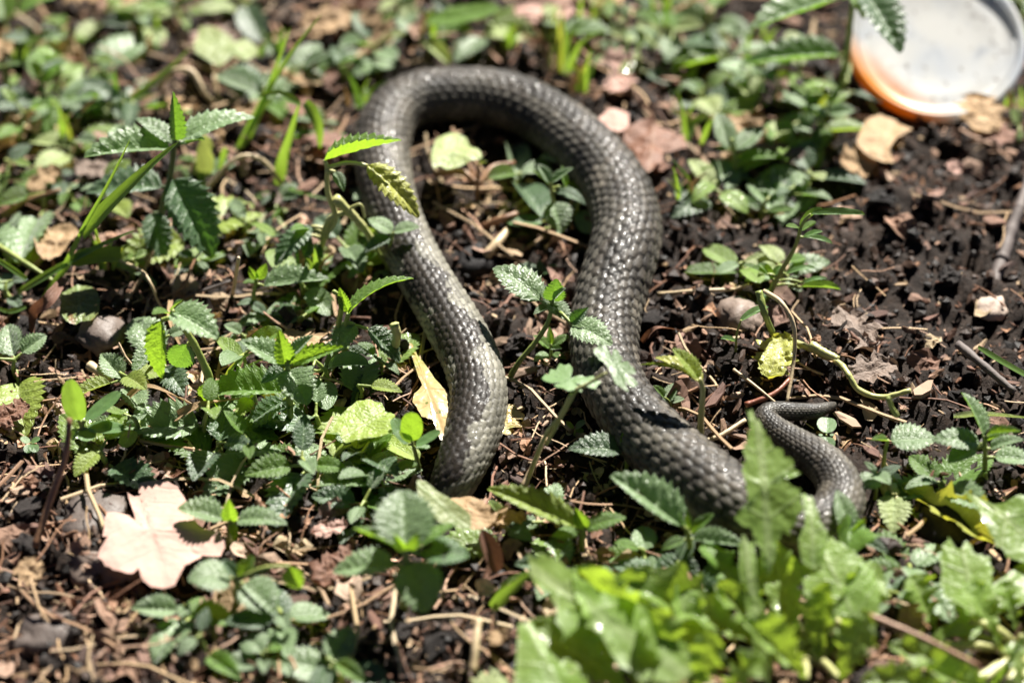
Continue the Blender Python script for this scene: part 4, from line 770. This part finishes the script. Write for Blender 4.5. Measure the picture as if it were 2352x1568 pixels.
def weed(u, v, hp, sp, label, group, kind='nettle', mats=('nettle', 'dark', 'fresh'), n=7):
    G = P(u, v); e = empty('weed', G); tag(e, label, 'weed', group)
    H = px(G, hp)/math.cos(PITCH)*.8; S = px(G, sp)
    lean = np.array([random.uniform(-.25, .25), random.uniform(-.25, .25), 1.])*H
    p0 = G-np.array([0, 0, .003]); p1 = G+lean*.5+rng.normal(0, .001, 3); p2 = G+lean
    paths = [([p0, p1, p2], .0009, .0006)]
    a0 = random.uniform(0, 6.28)
    for i in range(n):
        lev = (i//2)/(max(1, (n-1)//2)); q = G+lean*(.35+.65*lev); a = a0+(i % 2)*math.pi+(i//2)*1.57+random.uniform(-.4, .4)
        d = np.array([math.cos(a), math.sin(a), random.uniform(-.35, .45)+.3*(lev-.4)]); pl = S*random.uniform(.05, .22)
        B = q+d*pl; L = S*random.uniform(.55, 1.05)*(1-.45*lev)
        T = B+d*L+np.array([0, 0, -.12*L]); zt = float(gh(T[0], T[1]))+.002; T[2] = max(T[2], zt)
        add_leaf(kind, random.choice(mats), B, T, random.uniform(.55, .8) if kind == 'nettle' else random.uniform(.35, .6), random.uniform(-20, 20), e)
        paths.append(([q-lean*.03, B], .0006, .0004))
    obj('stem', tubes_mesh('stem', paths, MAT['stem'], G), e)
UPPER = [(40,230,90),(105,270,90),(185,290,60),(55,350,100),(150,200,90),(15,430,80),(255,250,50),(95,150,60),(225,170,50),(330,70,40),(420,40,40),(185,370,50),(300,290,50),(0,120,80),(140,110,50),(600,250,50),(680,190,40),(720,330,50),(860,150,40),(905,50,50),(1040,70,40),(790,180,40),
  (1250,100,50),(1420,130,50),(1480,70,70),(1545,120,60),(1600,180,50),(1645,70,60),(1850,190,60),(1790,250,60),(1890,330,60),(1760,200,60),(1700,220,50),(1840,290,50),(1570,40,60),(1400,40,50),(1640,130,50),(2340,60,50),(2345,330,30),(1660,170,50),(1720,120,70),(960,110,40),(1110,90,40),(560,30,50),(250,60,40),(1915,250,70),(1800,380,50),(1845,430,40),(1620,250,50),(1620,470,60),(1745,500,60),(1835,480,50),(1320,500,60),(1195,440,50),(1355,450,50),(1790,640,40),(1700,640,30),(1460,170,40)]
for (u, v, h) in UPPER: uu, vv = u+random.randint(-12, 12), v+random.randint(-8, 8); k = random.random(); weed(uu, vv, h*1.0, random.choice([85, 120, 150]), where('small blurred green weed', uu, vv), 'weeds among the litter behind the snake', n=random.choice([3, 4, 5, 6]), mats=('nettle', 'nettle', 'fresh', 'dark', 'pale', 'dandelion'), kind='nettle' if k < .6 else ('narrow' if k < .85 else 'round'))
MID = [(20,690,50),(170,470,50),(30,560,40),(460,420,50),(640,480,50),(130,440,50),(600,560,40),(450,620,30),(840,640,40),(700,760,40),(560,790,30)]
for (u, v, h) in MID: weed(u, v, h, 75, where('little green weed', u, v), 'weeds in the left litter', n=random.choice([4, 5]), mats=('nettle', 'dark', 'fresh', 'dark'))
MID2 = [(300,640,60),(380,860,90),(300,900,70),(560,880,100),(470,1000,90),(740,900,90),(820,930,60),(250,1080,60),(330,1010,80),(600,960,90),(870,870,50),(700,680,60),(440,560,60),(260,480,60),(100,500,60),(800,600,50),(850,1010,60),(560,560,50),(40,860,50),(1160,1240,50),(1250,1230,40),(905,615,60),(860,480,50)]
for (u, v, h) in MID2: weed(u, v, h, random.choice([120, 150, 180]), where('toothed green weed', u, v), 'weeds in the left litter', n=random.choice([3, 4, 4, 5]), mats=('nettle', 'nettle', 'dark', 'fresh', 'fresh', 'yellowgreen', 'dandelion'), kind=random.choice(['nettle', 'nettle', 'nettle', 'narrow', 'round']))
LOW = [(640,1460,70),(590,1080,80),(700,1100,80),(850,1080,60),(885,1120,50),(600,1540,70),(770,1560,60),(470,1520,80),(1270,1340,50),(1480,1300,50),(1545,1360,60),(1660,1380,60),(1710,1320,60),(780,1060,50),(500,1060,60),(740,1000,50),(830,1180,50),(1420,1380,50),(2090,1330,40),(2040,1400,50),(430,1440,70),(1480,1380,50),(2160,1130,40)]
for (u, v, h) in LOW: weed(u, v, h, random.choice([110, 135, 160]), where('small leafy green weed', u, v), 'weeds in front of the snake', n=random.choice([4, 5, 6]), mats=('nettle', 'dark', 'fresh', 'nettle'))

# ---------------------------------------------------------------- litter
SNPX = np.array([(a, b, c) for a, b, c in SN], float)
def on_snake(u, v, m=8): return np.any(np.hypot(SNPX[:, 0]-u, SNPX[:, 1]-v) < SNPX[:, 2]/2+m)
def pick(weight=None):
    while True:
        u, v = random.uniform(-240, 2600), random.uniform(-160, 1780)
        if on_snake(u, v): continue
        if weight and random.random() > weight(u, v): continue
        return u, v
def litterness(u, v):                                       # straw and leaf litter lies thick at the top and left, thin on the right soil
    right = 1/(1+math.exp(-(u-1560-.25*(v-400))/90))*(1 if 330 < v < 1150 else .3)
    return float(np.clip(.75-.5*right+.5*vnoise(u/240, v/170, 31), .06, 1))
def rot_to(n, a):
    z = np.asarray(n, float); z /= np.linalg.norm(z); x = np.array([math.cos(a), math.sin(a), 0]); x -= z*np.dot(x, z); x /= np.linalg.norm(x); return np.stack([x, np.cross(z, x), z], 1)
# unit shapes
def chip_unit(seed):
    g = np.random.default_rng(seed); n = 7; a = np.sort(g.random(n))*2*math.pi
    a = np.arange(n)/n*2*math.pi+g.normal(0, .18, n); r = g.uniform(.7, 1.1, n)
    x = r*np.cos(a); y = r*np.sin(a)*g.uniform(.28, .5); b = g.uniform(-.25, .25); th = g.uniform(.06, .13)
    V = np.concatenate([np.stack([x, y, b*x*x+th+g.normal(0, .03, n)], -1), np.stack([x*1.03, y*1.05, b*x*x-th], -1), [[0, 0, th*1.5], [0, 0, -th]]])
    Fc = [(i, n+i, n+(i+1) % n) for i in range(n)]+[(i, n+(i+1) % n, (i+1) % n) for i in range(n)]+[(i, (i+1) % n, 2*n) for i in range(n)]+[(n+(i+1) % n, n+i, 2*n+1) for i in range(n)]
    return V, np.array(Fc)
CH = [chip_unit(i) for i in range(10)]
def flake_unit(seed):
    g = np.random.default_rng(seed); nr, na = 4, 11; a = np.arange(na)/na*2*math.pi; r = g.uniform(.6, 1.1, na); V = [[0, 0, .1*g.random()]]
    for i in range(1, nr):
        q = i/(nr-1)
        for k in range(na): V.append([r[k]*q*math.cos(a[k]), .75*r[k]*q*math.sin(a[k]), .30*(q*math.sin(2*a[k]+seed))*q+g.normal(0, .07)])
    Fc = [(0, 1+k, 1+(k+1) % na) for k in range(na)]
    for i in range(nr-2):
        for k in range(na):
            p = 1+i*na+k; q = 1+i*na+(k+1) % na; Fc += [(p, p+na, q+na), (p, q+na, q)]
    return np.array(V), np.array(Fc)
FL = [flake_unit(i) for i in range(9)]
def straw_unit(seed):
    g = np.random.default_rng(seed); n, k = 6, 4; t_ = np.linspace(-1, 1, n); b = g.uniform(-.22, .22); b2 = g.uniform(-.15, .3)
    pth = np.stack([t_, b*t_**2+.05*np.sin(t_*4+seed), .06-b2*(t_**2-.5)*.5], -1); a = np.arange(k)*2*math.pi/k+.4; wd = .035
    V = (pth[:, None]+wd*np.stack([0*a, np.cos(a), .6*np.sin(a)], -1)[None]).reshape(-1, 3); q = grid_faces(n, k, True); Fc = np.vstack([q[:, [0, 1, 2]], q[:, [0, 2, 3]]])
    return V, Fc
ST = [straw_unit(i) for i in range(8)]
LU = [lump(i, 1, .65, .55) for i in range(8)]
TAN = [(.44,.30,.17), (.28,.15,.085), (.17,.085,.05), (.52,.38,.24), (.11,.055,.035), (.34,.20,.13), (.21,.11,.075), (.46,.30,.21)]
DRK = [(.012,.008,.006), (.024,.014,.010), (.008,.006,.005), (.045,.025,.016), (.018,.011,.008), (.070,.040,.027)]
def heap(name, units, n, size, cols, mat, kindw, lift, label, cat, tilt=.5):
    V, Fc, Cc = [], [], []; m_ = 0
    for _ in range(n):
        u, v = pick(kindw); q = P(u, v, 0); s_ = size(); vv, ff = random.choice(units)
        nrm = (random.gauss(0, tilt), random.gauss(0, tilt), 1); Rm = rot_to(nrm, random.uniform(0, 6.28))
        h = float(gfine(q[0], q[1])); V.append((vv*s_)@Rm.T+q+np.array([0, 0, h+s_*lift])); Fc.append(ff+m_); m_ += len(vv)
        c = np.array(random.choice(cols))*random.uniform(.7, 1.3); Cc.append(np.repeat(c[None], len(vv), 0))
    o = obj(name, mesh(name, np.vstack(V), np.vstack(Fc), MAT[mat], smooth=False, col=np.vstack(Cc))); tag(o, label, cat, kind='stuff'); return o
heap('soil_crumbs', LU, 9500, lambda: .0004+.0017*random.random()**3+.0004*random.random(), DRK+DRK[:5], 'crumb', None, .35, 'dark moist soil crumbs covering the ground everywhere', 'soil')
heap('fine_mulch', CH, 6500, lambda: .0010+.0024*random.random()**2, [tuple(x*.75 for x in c) for c in TAN]+DRK[3:]+TAN[4:5]*3, 'mulch', None, .3, 'fine brown bark and leaf bits strewn over the soil', 'mulch', .6)
heap('leaf_crumbs', FL, 1500, lambda: .0015+.0025*random.random()**2, TAN, 'mulch', litterness, .35, 'tiny crumbled dead leaf bits in the litter', 'leaf litter', .7)
heap('straw_bits', ST, 3600, lambda: .0035+.009*random.random()**2, TAN, 'mulch', litterness, .12, 'fine broken straw bits in the litter', 'straw', .35)
# the larger pieces, one by one
def pieces(name, units, n, size, mat, wfun, label, cat, group, lift, tilt, pool):
    ms = [mesh(name, v, f, MAT[mat], smooth=False) for v, f in units[:pool]]
    for i in range(n):
        u, v = pick(wfun); q = P(u, v, 0); s_ = size(); o = obj(name, random.choice(ms))
        Rm = Matrix(rot_to((random.gauss(0, tilt), random.gauss(0, tilt), 1), random.uniform(0, 6.28)).tolist()).to_4x4()
        o.matrix_world = Matrix.Translation(q+np.array([0, 0, s_*lift+max(0, float(gfine(q[0], q[1])))])) @ Rm @ Matrix.Scale(s_, 4); tag(o, label, cat, group)
MAT['flake'] = col_mat('leaf_flake', .65, .3, 700, .3, rnd=[(.40, .27, .18), (.16, .085, .06), (.50, .36, .27), (.26, .15, .10), (.46, .36, .22), (.20, .12, .09), (.36, .22, .17), (.12, .07, .05)])
MAT['strawbit'] = col_mat('straw_bit', .5, .4, 500, .2, rnd=[(.50, .38, .22), (.34, .22, .12), (.58, .46, .30), (.26, .14, .08), (.44, .30, .18)])
pieces('bark_chip', CH, 290, lambda: random.uniform(.0030, .0062), 'chip', None, 'small rough bark chip lying loose on the soil', 'bark chip', 'bark chips on the soil', .22, .35, 10)
pieces('leaf_fragment', FL, 270, lambda: random.uniform(.0032, .0075), 'flake', litterness, 'crumpled dry leaf fragment in the litter', 'leaf fragment', 'dry leaf fragments in the litter', .3, .45, 9)
pieces('straw_piece', ST, 220, lambda: random.uniform(.009, .022), 'strawbit', litterness, 'loose dry straw piece lying in the litter', 'straw', 'straw pieces in the litter', .10, .22, 8)
pieces('soil_clod', [lump(i, 3, .6, .55) for i in range(6)], 90, lambda: random.uniform(.0018, .0040), 'clod', None, 'dark crumbly clod of moist soil', 'clod', 'soil clods on the ground', .3, .5, 6) if 'clod' in MAT else None

for i in range(64):
    while True:
        u, v = random.uniform(-60, 2400), random.uniform(-60, 1560)
        if random.random() < litterness(u, v)*(1.0 if v < 400 else .45 if u < 700 and v < 1000 else .12) and not on_snake(u, v, 40) and not (u > 1900 and v < 290) and not (190 < u < 560 and 1060 < v < 1390): break
    q = P(u, v, random.uniform(4, 9)); L = px(q, random.uniform(55, 130)); a = random.uniform(0, 6.28)
    o = add_leaf('maple', random.choice(['tandry', 'tandry', 'browndry', 'pinkdry', 'greydry', 'tandry', 'browndry']), q, q+np.array([math.cos(a), math.sin(a), random.uniform(-.1, .25)])*L, random.uniform(.35, .9), random.uniform(-30, 30), None, 'dead_leaf', hint=(random.gauss(0, .3), random.gauss(0, .3)-.1, 1))
    tag(o, 'curled dead leaf piece in the loose litter', 'leaf', 'dead leaf pieces in the litter')
